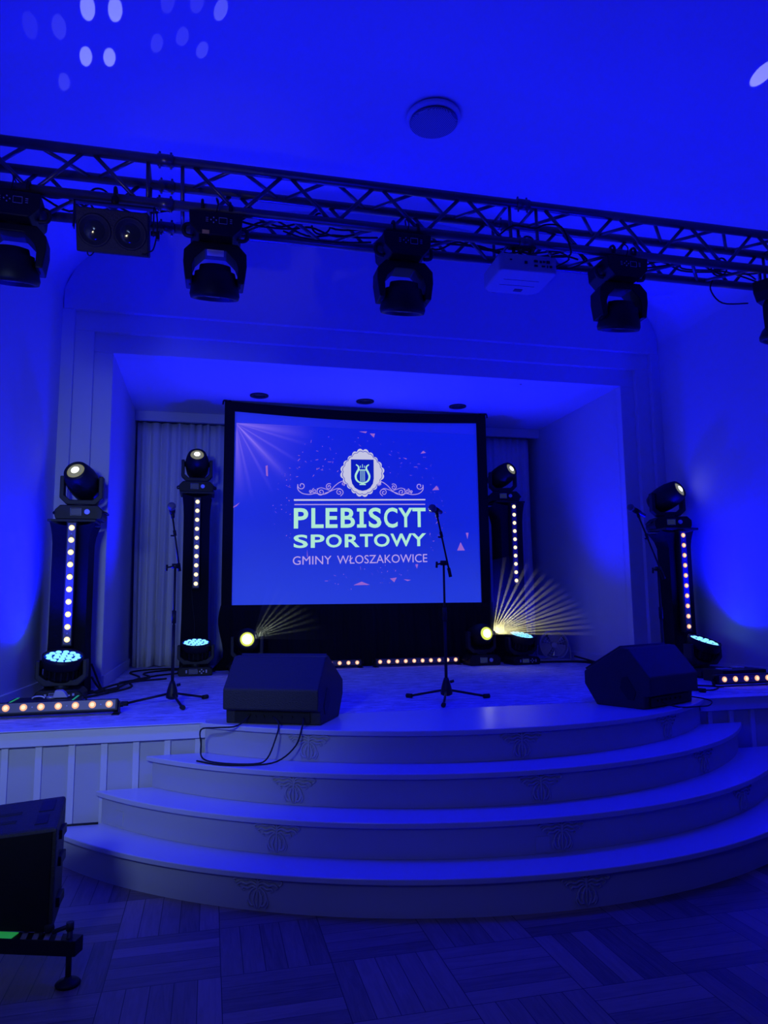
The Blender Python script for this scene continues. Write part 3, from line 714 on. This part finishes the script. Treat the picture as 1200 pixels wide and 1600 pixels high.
def fit_text(s, x0, x1, y0, y1, off, name, mt, y=-.0035, slant=0):
    cu = bpy.data.curves.new('t', 'FONT'); cu.body = s; cu.offset = off; cu.extrude = 0; cu.resolution_u = 4
    ob = bpy.data.objects.new('t', cu); COL.objects.link(ob); bpy.context.view_layer.update()
    me = bpy.data.meshes.new_from_object(ob.evaluated_get(bpy.context.evaluated_depsgraph_get()))
    COL.objects.unlink(ob); bpy.data.objects.remove(ob)
    xs = [v.co.x for v in me.vertices]; ysv = [v.co.y for v in me.vertices]; a, c_, d_, e_ = min(xs), max(xs), min(ysv), max(ysv)
    for v in me.vertices:
        px = x0 + (v.co.x-a)/(c_-a)*(x1-x0); py = y1 + (v.co.y-d_)/(e_-d_)*(y0-y1)
        q = pu(px, py); v.co = (q[0], y, q[1])
    me.materials.append(M[mt]); o = bpy.data.objects.new(name, me); COL.objects.link(o); o.parent = PIC; return o
def poly(pts, mt, name, y=-.004, b=None):
    own = b is None; b = b or B(); b.prism([pu(*p) for p in pts], y, y+.001)
    if own: return b.done(name, mt, PIC)
for ch, a, c_, t0, t1 in (('P', 106, 208, 543, 694), ('L', 230, 318, 543, 692), ('E', 332, 418, 543, 692), ('B', 441, 545, 543, 692), ('S', 646, 740, 541, 695), ('C', 760, 862, 541, 695), ('Y', 868, 978, 543, 692), ('T', 975, 1076, 543, 692)):
    fit_text(ch, a, c_, t0+3, t1-3, .022, 'slide_letter', 'mint')
poly([(560, 548), (628, 548), (628, 572), (609, 572), (609, 665), (628, 665), (628, 689), (560, 689), (560, 665), (579, 665), (579, 572), (560, 572)], 'mint', 'slide_letter')
for ch, a, c_ in (('S', 105, 206), ('P', 226, 324), ('O', 334, 448), ('R', 470, 578), ('T', 580, 676), ('O', 684, 800), ('W', 806, 970), ('Y', 962, 1076)):
    fit_text(ch, a, c_, 735, 829, .022, 'slide_letter', 'mint')
fit_text('GMINY', 100, 374, 887, 947, 0, 'slide_lettering', 'lilac')
fit_text('WŁOSZAKOWICE', 414, 1082, 887, 947, 0, 'slide_lettering', 'lilac')
b = B(); b.prism([pu(106, 482), pu(106, 488+6), pu(1076, 490), pu(1076, 481)], -.0035, -.003); b.done('rule_line', 'lilac2', PIC)
b = B(); b.prism([pu(110, 517), pu(110, 524), pu(1074, 524), pu(1074, 517)], -.0035, -.003); b.done('rule_line', 'lilac', PIC)
# crest: wavy medallion, outline, shield, lyre
def blob(cx, cy, rx, ry, amp, lobes, ph, n=160):
    o = []
    for i in range(n):
        a = 2*PI*i/n; k = 1 + amp*abs(math.sin(lobes*a/2+ph))**.6 + amp*.5*math.sin(4*a+1.57)
        o.append((cx+rx*k*math.cos(a), cy-ry*k*math.sin(a)))
    return o
poly(blob(603, 288, 140, 152, .12, 20, .3), 'lilac2', 'crest_medallion', -.0045)
b = B(); o1 = blob(603, 288, 136, 147, .075, 20, .3); o2 = blob(603, 288, 132, 143, .075, 20, .3)
for i in range(len(o1)): j = (i+1) % len(o1); b.prism([pu(*o1[i]), pu(*o1[j]), pu(*o2[j]), pu(*o2[i])], -.0055, -.0045)
b.done('crest_outline', 'navy', PIC)
poly([(518, 190), (687, 190), (687, 330), (680, 368), (660, 398), (632, 415), (603, 421), (574, 415), (546, 398), (526, 368), (518, 330)], 'navy', 'crest_shield', -.0055)
b = B()
def stroke(pts, wd, y=-.0068):
    pts = [Vector(pu(*p)) for p in pts]
    out = []
    for i in range(len(pts)-1):
        p0, p1, p2, p3 = pts[max(i-1, 0)], pts[i], pts[i+1], pts[min(i+2, len(pts)-1)]
        for k in range(6):
            t = k/6; out.append(.5*((2*p1)+(p2-p0)*t+(2*p0-5*p1+4*p2-p3)*t*t+(3*p1-p0-3*p2+p3)*t**3))
    out.append(pts[-1])
    prev = None
    for i, p in enumerate(out):
        d = out[min(i+1, len(out)-1)]-out[max(i-1, 0)]; d = d.normalized() if d.length else Vector((1, 0)); nn = Vector((-d.y, d.x))
        w_ = (wd(i/(len(out)-1)) if callable(wd) else wd)*K/2
        q = b.verts([(p.x+nn.x*w_, y, p.y+nn.y*w_), (p.x-nn.x*w_, y, p.y-nn.y*w_)])
        if prev: b.face([prev[0], prev[1], q[1], q[0]])
        prev = q
stroke([(555, 228), (572, 242), (574, 262), (562, 285), (552, 312), (558, 340), (578, 358), (603, 362)], lambda t: 7+8*math.sin(PI*t))
stroke([(651, 228), (634, 242), (632, 262), (644, 285), (654, 312), (648, 340), (628, 358), (603, 362)], lambda t: 7+8*math.sin(PI*t))
stroke([(572, 268), (634, 268)], 7)
for x in (588, 598, 608, 618): stroke([(x, 268), (x, 355)], 3.2)
for x, y0 in ((588, 236), (603, 226), (618, 236)): stroke([(x, y0), (x, 252)], 4)
stroke([(580, 374), (626, 374)], 9); stroke([(590, 364), (616, 364)], 10)
b.done('crest_lyre', 'mint', PIC)
b = B()
def spiral(cx, cy, r0, r1, a0, turns, n=26): return [(cx+(r0+(r1-r0)*i/n)*math.cos(a0+turns*2*PI*i/n), cy+(r0+(r1-r0)*i/n)*math.sin(a0+turns*2*PI*i/n)) for i in range(n+1)]
for sg in (-1, 1):
    def mir(pts): return [(603+sg*(603-x)*(-1 if sg < 0 else -1)*(-1) if False else (x if sg < 0 else 1192-x), y) for x, y in pts]
    stroke(mir(spiral(160, 385, 8, 28, 2.5, 1.15) + [(134, 412), (165, 440), (215, 448), (262, 440), (300, 448), (340, 440), (372, 415), (400, 385), (430, 362), (455, 352), (470, 362)]), 5)
    for cx, cy, r, a, tn in ((222, 427, 11, 0, 1.3), (252, 422, 18, 2, 1.4), (298, 430, 30, 1, 1.5), (356, 392, 24, 2.2, 1.5), (432, 432, 28, 3.6, 1.5), (460, 372, 13, 0, 1.2)):
        stroke(mir(spiral(cx, cy, 3, r, a, tn)), 4.5)
    stroke(mir([(325, 440), (360, 428), (395, 412), (430, 404), (455, 420), (458, 440), (440, 460)]), 4.5)
    stroke(mir([(268, 410), (300, 400), (330, 408), (360, 418)]), 4)
b.done('crest_scrollwork', 'lilac', PIC)
b = B(); rc = random.Random(11)
for i in range(420):
    a = rc.uniform(0, 2*PI); rr = rc.uniform(.35, 1.0)
    x, y = 590+640*rr*math.cos(a), 540+600*rr*math.sin(a)
    if 90 < x < 1090 and 330 < y < 960 or 430 < x < 780 and 90 < y < 480: continue
    q = pu(x, y)
    if not (-1.33 < q[0] < 1.33 and zz(1.5) < q[1] < zz(3.3)): continue
    k = rc.random(); th = rc.uniform(0, PI)
    if k < .35: l = rc.uniform(8, 26); poly([(x, y), (x+l*math.cos(th), y+l*math.sin(th)), (x+l*math.cos(th)+2, y+l*math.sin(th)+3), (x+2, y+3)], None, '', -.004, b)
    else: s_ = rc.uniform(2, 5); poly([(x, y), (x+s_, y), (x+s_, y+s_), (x, y+s_)], None, '', -.004, b)
for cx, cy, pts in ((1165, 400, [(-35, 15), (0, -20), (20, 12)]), (1075, 125, [(-30, 15), (-8, -8), (12, 8)]), (1342, 838, [(-28, 28), (0, -34), (32, 28)]), (1395, 760, [(-10, -25), (12, -25), (2, 22)]), (825, 1065, [(-25, -5), (25, -12), (5, 22)]), (925, 1075, [(-25, -8), (30, -2), (5, 6)]), (-85, 275, [(-10, -30), (5, -35), (8, 45), (-4, 40)]), (-300, 530, [(-40, 25), (30, -25), (10, 0)]), (925, 178, [(-15, -6), (15, 0), (8, 6)]), (690, 0, [(-30, -5), (10, -5), (0, 25)]), (640, -15, [(-60, -3), (0, -5), (-10, 8)]), (590, 1090, [(-60, 10), (0, -14), (60, 10)]), (1000, 975, [(-10, -14), (12, -14), (2, 18)]), (200, 870, [(0, -30), (6, 20), (0, 24)])):
    poly([(cx+x, cy+y) for x, y in pts], None, '', -.004, b)
cf = b.done('confetti', 'confetti', PIC); cf['kind'] = 'stuff'
# black skirt under the screen
b = B(); rows = []; n = 260
for k, z in enumerate([zz(1.385)-zz(1.385)*q/10 for q in range(11)]):
    row = []
    for i in range(n+1):
        x = -1.545+3.09*i/n + (.03*math.sin(z*9)*max(0, 1-i/12) + (-.10*max(0, 1-i/10)*(max(0, .12-z)/.12)))
        row.append((x, -.05 + .012*math.sin(i*.35) + .008*math.sin(i*.83+z*3) + .012*math.sin(z*8+i*.05), z+.002))
    rows.append(b.verts(row))
for r0, r1 in zip(rows, rows[1:]):
    for i in range(n): b.face([r0[i], r0[i+1], r1[i+1], r1[i]], True)
sk = b.done('screen_skirt', 'fabric', loc=(XC, YS-.02, ZS)); md = sk.modifiers.new('thickness', 'SOLIDIFY'); md.thickness = .006
tag(sk, 'black cloth skirt covering the space below the projection screen', 'drape')

# ------------------------------------------------------------------ floor monitors
def monitor(label, loc, rz):
    t = thing('stage_monitor_speaker', label, 'speaker', loc, rz, 'wedge monitors at the stage edge')
    w = .29
    prof = [(.05, 0), (.045, .075), (0, .085), (0, .20), (.145, .375), (.20, .38), (.49, .215), (.49, .13), (.40, .0)]
    b = B(); b.prism([(y, z) for y, z in prof], -w, w, 'X'); cab = b.done('cabinet', 'blackpaint', t, bevel=.008)
    b = B(); b.prism([(.21, .379), (.485, .223), (.492, .233), (.217, .389)], -w+.02, w-.02, 'X'); b.done('grille', 'grey', t)
    b = B(); b.box((0, .043, .04), (.46, .012, .055)); 
    for x in (-.15, -.1, -.05, .0, .06, .12): b.cyl((x, .04, .045), (x, .028, .045), .008, n=10)
    b.done('jack_panel', 'black', t)
    for sg in (-1, 1):
        b = B(); b.X = Matrix.Translation((sg*w, 0, 0)); b.prism([(.10, .10), (.16, .20), (.20, .19), (.22, .12), (.16, .05), (.12, .05)], -.004, .004, 'X'); b.done('side_handle', 'black', t, bevel=.003)
    return t
monitor('black wedge monitor speaker at the left edge of the curved stage apron', (2.475, -2.43, ZS), -.47)
monitor('black wedge monitor speaker at the right edge of the curved stage apron', (5.08, -2.46, ZS), .44)
cables('thin black cables looping down from the left floor monitor over the top stair', [
 [(2.38, -2.33, .76), (2.30, -2.40, .705), (2.18, -2.44, .706), (2.10, -2.38, .69), (2.10, -2.30, .60), (2.11, -2.40, .54), (2.2, -2.52, .532), (2.38, -2.60, .532), (2.45, -2.62, .56), (2.50, -2.58, .66), (2.52, -2.52, .72), (2.50, -2.42, .745)],
 [(2.66, -2.50, .745), (2.64, -2.60, .71), (2.60, -2.64, .62), (2.50, -2.64, .545), (2.36, -2.62, .531), (2.2, -2.56, .531), (2.08, -2.42, .53)]], .0045, 'cable')
cables('thin black cable looping over the stage edge by the right floor monitor', [
 [(4.95, -2.46, .74), (5.05, -2.52, .705), (5.22, -2.48, .695), (5.40, -2.36, .68), (5.47, -2.28, .70), (5.40, -2.15, .715), (5.28, -2.10, .72), (5.2, -2.2, .74)]], .0045, 'cable')

# ------------------------------------------------------------------ microphone stands
def mic_stand(lab, miclab, loc, legs, clutch_z, boom_top, boom_end, micdir, cat='microphone stand'):
    t = thing('microphone_stand', lab, cat, loc, 0, 'microphone stands')
    L0 = Vector(loc)
    b = B(); b.cyl((0, 0, .12), (0, 0, .55), .011, n=12); b.cyl((0, 0, .50), (0, 0, clutch_z), .008, n=12)
    b.cyl((0, 0, clutch_z*.58), (0, 0, clutch_z*.58+.09), .015, n=12); b.done('pole', 'black', t)
    b = B(); b.lathe([(.015, .16), (.022, .14), (.034, .10), (.042, .06), (.040, .045), (.02, .035)], n=18); b.cyl((.03, 0, .13), (.055, 0, .135), .010, n=10); b.done('hub', 'black', t)
    for a in legs:
        d = Vector((math.cos(a), math.sin(a), 0)); b = B(); b.cyl(d*.02+Vector((0, 0, .075)), d*.31+Vector((0, 0, .016)), .0085, n=10)
        lg = b.done('leg', 'black', t)
        b = B(); b.cyl(d*.295+Vector((0, 0, .0165)), d*.34+Vector((0, 0, .0165)), .0155, n=12); b.done('rubber_foot', 'rubber', lg)
    bt, be = Vector(boom_top), Vector(boom_end)
    b = B(); b.cyl(be, bt, .0065, n=10); b.cyl(be, be.lerp(bt, .14), .012, n=12)
    q = be.lerp(bt, .62); b.cyl(q, q+(bt-be).normalized()*.04, .011, n=10); b.cyl(q, q+Vector((-.03, -.01, 0)), .006, n=8); b.done('boom_arm', 'black', t)
    b = B(); c0 = Vector((0, 0, clutch_z)); b.cyl(c0+Vector((-.022, 0, .0)), c0+Vector((.022, 0, 0)), .018, n=14); b.cyl(c0, c0+Vector((-.06, -.015, -.012)), .006, n=8); b.cyl(c0+Vector((-.055, -.013, .008)), c0+Vector((-.058, -.015, -.035)), .008, n=8); b.done('clutch', 'black', t)
    md_ = Vector(micdir).normalized(); base = bt
    b = B(); b.cyl(bt-(bt-be).normalized()*.03, bt+Vector((0, 0, .012)), .012, n=10); b.cyl(bt-md_*.025+Vector((0, 0, .02)), bt+md_*.03+Vector((0, 0, .02)), .020, .022, n=14, caps=True); b.done('microphone_clip', 'black', t)
    mt_ = thing('microphone', miclab, 'microphone', L0+bt+Vector((0, 0, .02)), 0, 'microphones on the stands')
    m = aim((0, 0, 0), md_)
    b = B(); b.lathe([(.010, -.09), (.014, -.085), (.019, .045), (.022, .055)], m, 18); b.done('handle', 'black', mt_)
    b = B(); b.lathe([(.018, .054), (.0265, .066), (.0285, .080), (.0265, .094), (.018, .105), (.001, .110)], m, 20); b.lathe([(.0295, .077), (.0295, .085)], m, 20); b.done('grille_head', 'mesh', mt_)
    return t
mic_stand('black tripod microphone stand on the left of the stage before the grey curtain', 'microphone on the left stand, pointing at the hall', (1.89, -1.30, ZS), [math.radians(a) for a in (175, 285, 45)], .965, (-.028, -.03, 1.335), (.03, .03, .93), (-.02, -1, .35))
mic_stand('black tripod microphone stand in front of the projection screen', 'microphone on the middle stand before the screen', (3.76, -1.74, ZS), [math.radians(a) for a in (130, 248, 8)], .965, (-.045, 0, 1.325), (.05, 0, .865), (-.62, -.75, .06))
mic_stand('black boom microphone stand on the right of the stage behind the wedge monitor', 'microphone on the right boom stand, pointing left', (5.59, -1.60, ZS), [math.radians(a) for a in (200, 290, 60)], .93, (-.155, 0, 1.365), (.05, 0, .85), (-.85, -.25, .32))

# ------------------------------------------------------------------ floor fan
t = thing('floor_fan', 'round metal floor fan on a tube stand at the right of the back stage', 'fan', (6.05, 1.20, ZS), -.30)
zc = .185; b = B(); b.X = Matrix.Translation((0, 0, zc)) @ Matrix.Rotation(PI/2, 4, 'X')
b.lathe([(.150, -.06), (.165, -.05), (.168, .05), (.160, .058), (.156, .05), (.152, -.05)], n=40); b.done('drum', 'steel', t)
b = B()
for r in (.03, .06, .09, .12, .15): b.tube([(r*math.cos(a), -.06, zc+r*math.sin(a)) for a in [2*PI*k/32 for k in range(33)]], .0018, 5, 1)
for k in range(16):
    a = 2*PI*k/16; b.cyl((.02*math.cos(a), -.06, zc+.02*math.sin(a)), (.16*math.cos(a), -.052, zc+.16*math.sin(a)), .0018, n=5)
b.cyl((0, -.055, zc), (0, -.066, zc), .03, n=20); b.done('front_grille', 'steel', t)
fb = mat('fan_blade_metal', (.5, .5, .52), .25, metal=.8); M['fanblade'] = fb
b = B(); b.cyl((0, -.03, zc), (0, .03, zc), .03, n=18)
for k in range(3):
    a0 = 2*PI*k/3+.4; vs = []
    for i in range(7):
        r = .03+.115*i/6
        for j, da in enumerate((-.38, 0, .38)):
            a = a0+da*(.7+.5*i/6); vs.append((r*math.cos(a), -.02*(j-1), zc+r*math.sin(a)))
    v = b.verts(vs)
    for i in range(6):
        for j in range(2): b.face([v[i*3+j], v[i*3+j+1], v[i*3+j+4], v[i*3+j+3]], True)
bl = b.done('blades', 'fanblade', t); md = bl.modifiers.new('thickness', 'SOLIDIFY'); md.thickness = .003
b = B(); b.tube([(-.18, 0, zc), (-.19, 0, .10), (-.19, 0, .02), (-.17, -.08, .012), (0, -.09, .012), (.17, -.08, .012), (.19, 0, .02), (.19, 0, .10), (.18, 0, zc)], .010, 8, 4); b.tube([(-.19, 0, .014), (-.18, .10, .012), (.18, .10, .012), (.19, 0, .014)], .010, 8, 3); b.done('stand', 'steel', t)
b = B(); b.lathe([(.14, .058), (.06, .085), (.001, .09)], Matrix.Translation((0, 0, zc)) @ Matrix.Rotation(-PI/2, 4, 'X'), 24); b.done('rear_housing', 'steel', t)

# ------------------------------------------------------------------ floor boxes and cables on the stage
t = thing('flat_floor_case', 'flat black case with green tape edges behind the left corner LED bar', 'case', (1.07, -1.30, ZS), .02)
b = B(); b.box((0, 0, .035), (.44, .26, .07), bev=.006); cs = b.done('body', 'black', t)
b = B(); b.box((-.19, 0, .0715), (.012, .25, .003)); b.box((.19, 0, .0715), (.012, .25, .003)); b.done('glowing_green_tape', 'green', cs)
b = B(); b.cyl((.03, .02, .07), (.03, .02, .085), .028, n=16); b.tube([(-.08, -.02, .078), (-.06, -.02, .09), (-.02, -.02, .09), (0, -.02, .078)], .006); b.done('latch', 'steel', cs)
t = thing('power_adapter', 'white power plug resting on the flat black case on the left', 'plug', (1.16, -1.28, ZS+.075))
b = B(); b.prism([(-.045, 0), (.05, 0), (.03, .035), (.01, .05), (-.03, .05)], -.03, .03); b.done('body', 'whiteline', t, bevel=.005)
b = B(); b.tube([(.04, 0, .03), (.09, .02, .04), (.13, .06, .01), (.17, .10, -.06)], .006); b.done('lead', 'rubber', t)
t = thing('dimmer_box', 'low black box behind the right corner LED bar', 'case', (6.48, -1.28, ZS))
b = B(); b.box((0, 0, .05), (.42, .26, .10), bev=.005); b.done('body', 'black', t)
b = B(); b.box((-.10, 0, .103), (.10, .08, .006)); b.box((.05, .02, .108), (.07, .09, .016), bev=.004); b.done('top_panel', 'whiteline', t)
ZC = ZS+.008
cables('black cables snaking over the carpet from the left front tower to the curtain', [
 [(1.22, -.35, ZC), (1.35, -.5, ZC), (1.5, -.1, ZC), (1.45, .4, ZC), (1.65, .9, ZC), (1.9, 1.1, ZC)],
 [(1.2, -.2, ZC+.1), (1.3, -.35, ZC+.01), (1.42, -.3, ZC+.01), (1.38, .2, ZC+.01), (1.6, .6, ZC+.01), (1.5, 1.2, ZC), (1.8, 1.5, ZC), (2.2, 1.2, ZC)],
 [(1.18, -.1, ZC+.2), (1.28, -.25, ZC+.02), (1.36, -.55, ZC+.01), (1.2, -.8, ZC), (1.15, -.95, ZC)],
 [(1.25, -.4, ZC), (1.33, .1, ZC), (1.5, .7, ZC), (1.35, 1.4, ZC), (1.7, 1.7, ZC), (2.3, 1.4, ZC)],
 [(1.2, -.5, ZC), (1.4, -.25, ZC+.012), (1.48, .2, ZC+.012), (1.75, .55, ZC)]], .009, 'floor_cable', group='cables on the stage floor')
cables('black cable bundle on the carpet along the right stage wall behind the wedge monitor', [
 [(5.7, 1.0, ZC), (6.15, .9, ZC), (6.25, .5, ZC), (6.2, .0, ZC), (6.3, -.5, ZC), (6.4, -.7, ZC)],
 [(5.75, 1.1, ZC), (6.2, 1.0, ZC), (6.28, .6, ZC+.015), (6.22, .1, ZC+.015), (6.25, -.4, ZC)],
 [(6.18, .95, ZC+.06), (6.24, .75, ZC+.03), (6.2, .4, ZC+.02), (6.26, -.1, ZC+.02)]], .010, 'floor_cable', group='cables on the stage floor')
cables('thin black cable on the carpet by the right corner LED bar', [
 [(6.2, -1.1, ZC), (5.95, -1.3, ZC), (5.9, -1.5, ZC), (6.0, -1.62, ZC)], [(5.95, -1.75, ZC), (5.8, -1.85, ZC), (5.6, -1.8, ZC), (5.3, -2.0, ZC)]], .006, 'floor_cable', group='cables on the stage floor')
cables('thin dark cable lying along the stage foot on the lowest left stair', [[(.9, -2.20, .18), (1.3, -2.195, .182), (1.55, -2.20, .182)]], .006, 'floor_cable', group='cables on the stage floor')
cables('thin pale lead hanging down the tower left of the screen', [[(1.95, 1.215, 1.56), (1.96, 1.21, 1.4), (1.985, 1.21, 1.2), (1.98, 1.21, 1.0)]], .003, 'hanging_lead', 'grey')

# ------------------------------------------------------------------ loudspeaker on its outrigger in the left foreground
t = thing('subwoofer_cabinet', 'large black loudspeaker cabinet in the bottom left foreground', 'speaker', (1.3, -3.5, .165))
def off(x, y, z): return (x-1.3, y+3.5, z-.165)
FR0, FR1 = Vector((1.583, -3.60, .17)), Vector((1.590, -3.625, .555)); BR1 = Vector((1.565, -3.31, .60)); BR0 = Vector((1.565, -3.33, .17))
dl = Vector((-.62, .21, 0)); ds = Vector((-.62, .21, -.09))
b = B()
v = b.verts([off(*p) for p in (FR0, FR1, BR1, BR0, FR0+dl, FR1+ds, BR1+ds, BR0+dl)])
for q in ((0, 1, 2, 3), (7, 6, 5, 4), (0, 4, 5, 1), (3, 2, 6, 7), (1, 5, 6, 2), (0, 3, 7, 4)): b.face([v[i] for i in q])
cab = b.done('cabinet', 'blackpaint', t, bevel=.012)
X1 = (ds).normalized(); Y1 = (BR1-FR1).normalized(); N1 = Y1.cross(X1).normalized()
if N1.z < 0: N1 = -N1
def top_quad(u0, u1, w0, w1, hgt, nm, mt):
    b = B(); P0 = FR1
    pts = [P0+X1*u+Y1*w_ for u, w_ in ((u0, w0), (u1, w0), (u1, w1), (u0, w1))]
    vv = b.verts([off(*(p+N1*k)) for k in (-.01, hgt) for p in pts])
    for q in ((0, 1, 2, 3), (4, 7, 6, 5), (0, 4, 5, 1), (1, 5, 6, 2), (2, 6, 7, 3), (3, 7, 4, 0)): b.face([vv[i] for i in q])
    return b.done(nm, mt, cab, bevel=.004)
top_quad(.035, .10, .17, .28, .003, 'corner_pad', 'black'); top_quad(.045, .10, .05, .14, .003, 'corner_pad', 'black')
top_quad(.17, .40, .17, .20, .002, 'handle_slot', 'rubber'); top_quad(.18, .40, .09, .12, .002, 'handle_slot', 'rubber')
nf = (FR1-FR0).cross(dl).normalized()
if nf.y > 0: nf = -nf
def fq(u, v): return (FR0+dl*u).lerp(FR1+ds*u, v)
b = B(); vv = b.verts([off(*(fq(u, v)+nf*k)) for k in (-.004, .006) for u, v in ((.025, .02), (.98, .02), (.98, .965), (.025, .965))])
for q in ((0, 1, 2, 3), (4, 7, 6, 5), (0, 4, 5, 1), (1, 5, 6, 2), (2, 6, 7, 3), (3, 7, 4, 0)): b.face([vv[i] for i in q])
b.done('front_grille', 'fabric', t)
for z in (.25, .40, .50):
    b = B(); b.box(off(1.583, -3.47, z), (.016, .10, .035)); b.done('rigging_plate', 'grey', t, bevel=.003)
t = thing('ground_support_frame', 'black steel outrigger with screw foot under the foreground loudspeaker', 'support frame', (1.64, -3.63, 0), -.34)
b = B(); b.box((-.30, 0, .137), (.70, .06, .055), bev=.003); bm_ = b.done('beam', 'black', t)
b = B(); b.X = Matrix.Translation((0, 0, 0))
for x in (-.03, -.075, -.12, -.165): b.prism([(x, -.028), (x+.022, -.028), (x-.0, .028), (x-.022, .028)], .1635, .1665, 'Z')
b.done('hazard_stripes', 'stripe', bm_)
b = B(); b.box((-.33, -.005, .166), (.26, .045, .004)); b.done('glowing_green_tape', 'green', bm_)
b = B(); b.cyl((.012, -.0, .02), (.012, -.0, .215), .0105, n=12); b.done('screw_leg', 'steel' if False else 'grey', t)
b = B(); b.cyl((.012, 0, .205), (-.055, .0, .180), .008, n=10); b.cyl((-.05, -.0, .178), (-.06, 0, .215), .0, .0) if False else None; b.cyl((.012, 0, .19), (.012, 0, .218), .014, n=12); b.done('crank_handle', 'grey', t)
b = B(); b.lathe([(.043, 0), (.045, .008), (.036, .016), (.014, .022), (.012, .03)], Matrix.Translation((.012, 0, 0)), 28); b.done('foot_pad', 'black', t)
b = B(); b.cyl((-.10, .0, .165), (-.10, 0, .178), .008, n=8); b.lathe([(.004, .172), (.016, .178), (.019, .19), (.016, .202), (.004, .207)], Matrix.Translation((-.075, 0.01, 0)), 16); b.done('ball_knob', 'rubber', t)

# ------------------------------------------------------------------ beam spots thrown on the vault by the moving heads
src = (1.975, 1.0, 2.99)
for (x, y, z), pw in (((1.388, -2.641, 4.803), 1), ((1.53, -2.591, 4.862), 1), ((1.325, -2.288, 4.768), 0.8), ((1.455, -2.234, 4.826), 0.8), ((1.089, -2.632, 4.639), 0.05), ((1.223, -2.559, 4.719), 0.1), ((1.176, -2.138, 4.684), 0.1), ((1.742, -2.286, 4.934), 0.08), ((1.899, -2.322, 4.983), 0.08), ((2.02, -2.194, 5.015), 0.12), ((2.134, -2.52, 5.045), 0.3), ((1.825, -2.606, 4.963), 0.07), ((1.994, -2.591, 5.011), 0.08)):
    spot('beam_spot', src, (x, y, z), 700*pw, 1.25, (.55, .62, 1.0), .25, .002)
spot('beam_spot', (5.5, 1.0, 2.99), (5.77, -2.874, 4.967), 700, 1.5, (.8, .85, 1.0), .25, .002)

# ------------------------------------------------------------------ thin haze where the two floor spotlights throw a fan of beams
def haze_mat(name, dens, R):
    m = bpy.data.materials.new(name); m.use_nodes = True; nt = m.node_tree; L = nt.links
    nt.nodes.remove(nt.nodes['Principled BSDF'])
    tc = nt.nodes.new('ShaderNodeTexCoord'); ln = nt.nodes.new('ShaderNodeVectorMath'); ln.operation = 'LENGTH'; L.new(tc.outputs['Object'], ln.inputs[0])
    mr = nt.nodes.new('ShaderNodeMapRange'); mr.inputs[1].default_value = 0; mr.inputs[2].default_value = R; mr.inputs[3].default_value = dens; mr.inputs[4].default_value = 0
    L.new(ln.outputs['Value'], mr.inputs[0])
    v = nt.nodes.new('ShaderNodeVolumeScatter'); v.inputs['Color'].default_value = (.95, .95, .95, 1); v.inputs['Anisotropy'].default_value = 0
    L.new(mr.outputs[0], v.inputs['Density']); L.new(v.outputs[0], nt.nodes['Material Output'].inputs['Volume']); return m
def haze(label, loc, a0, a1, R, dens, beams, power, col, cone=3.2, ky=-.85):
    b = B(); n = 10
    b.X = Matrix(((1, 0, 0, 0), (ky, 1, ky, 0), (0, 0, 1, 0), (0, 0, 0, 1)))     # the fan leans towards the hall
    fan = [(0.0, -.012)] + [(R*math.cos(math.radians(a0+(a1-a0)*i/n)), R*math.sin(math.radians(a0+(a1-a0)*i/n))) for i in range(n+1)]
    b.prism(fan, -.07, .07); o = b.done('haze', haze_mat('thin_haze', dens, R*1.5), loc=loc); o['kind'] = 'stuff'
    tag(o, label, 'haze')
    for a, k, y in beams:
        r_ = math.radians(a); d = Vector((math.cos(r_), ky*(math.cos(r_)+math.sin(r_))+y, math.sin(r_)))
        spot('beam', Vector(loc)+d*.004, Vector(loc)+d, power*k, cone, col, .3, .003)
rb = random.Random(4)
haze('fan of pale yellow haze beams rising right from the floor spotlight by the screen corner', (5.13, .78, 1.045), 0, 108, .80, 2.2,
     [(2, .5, -.02), (8, .9, .02), (14, .8, -.03), (20, 1.0, .02), (26, .8, -.02), (33, 1.0, .03), (40, .7, -.03), (47, .8, .0), (54, .7, -.02), (61, 1.0, .03), (68, 1.0, -.02), (75, .9, .02), (82, .9, -.01), (89, .8, .01), (96, .6, 0), (102, .4, .01)], 1200, (1.0, .93, .45), 2.3, -1.3)
haze('faint haze beams rising right from the yellow glowing spotlight behind the left monitor', (2.56, .76, 1.06), 0, 80, .70, .6,
     [(12, .3, .0), (20, .5, .02), (27, .6, -.02), (34, .9, .02), (41, .8, -.02), (49, .5, .0), (58, .4, .02), (68, .3, 0)], 380, (.85, 1.0, .75), 2.2, -1.2)
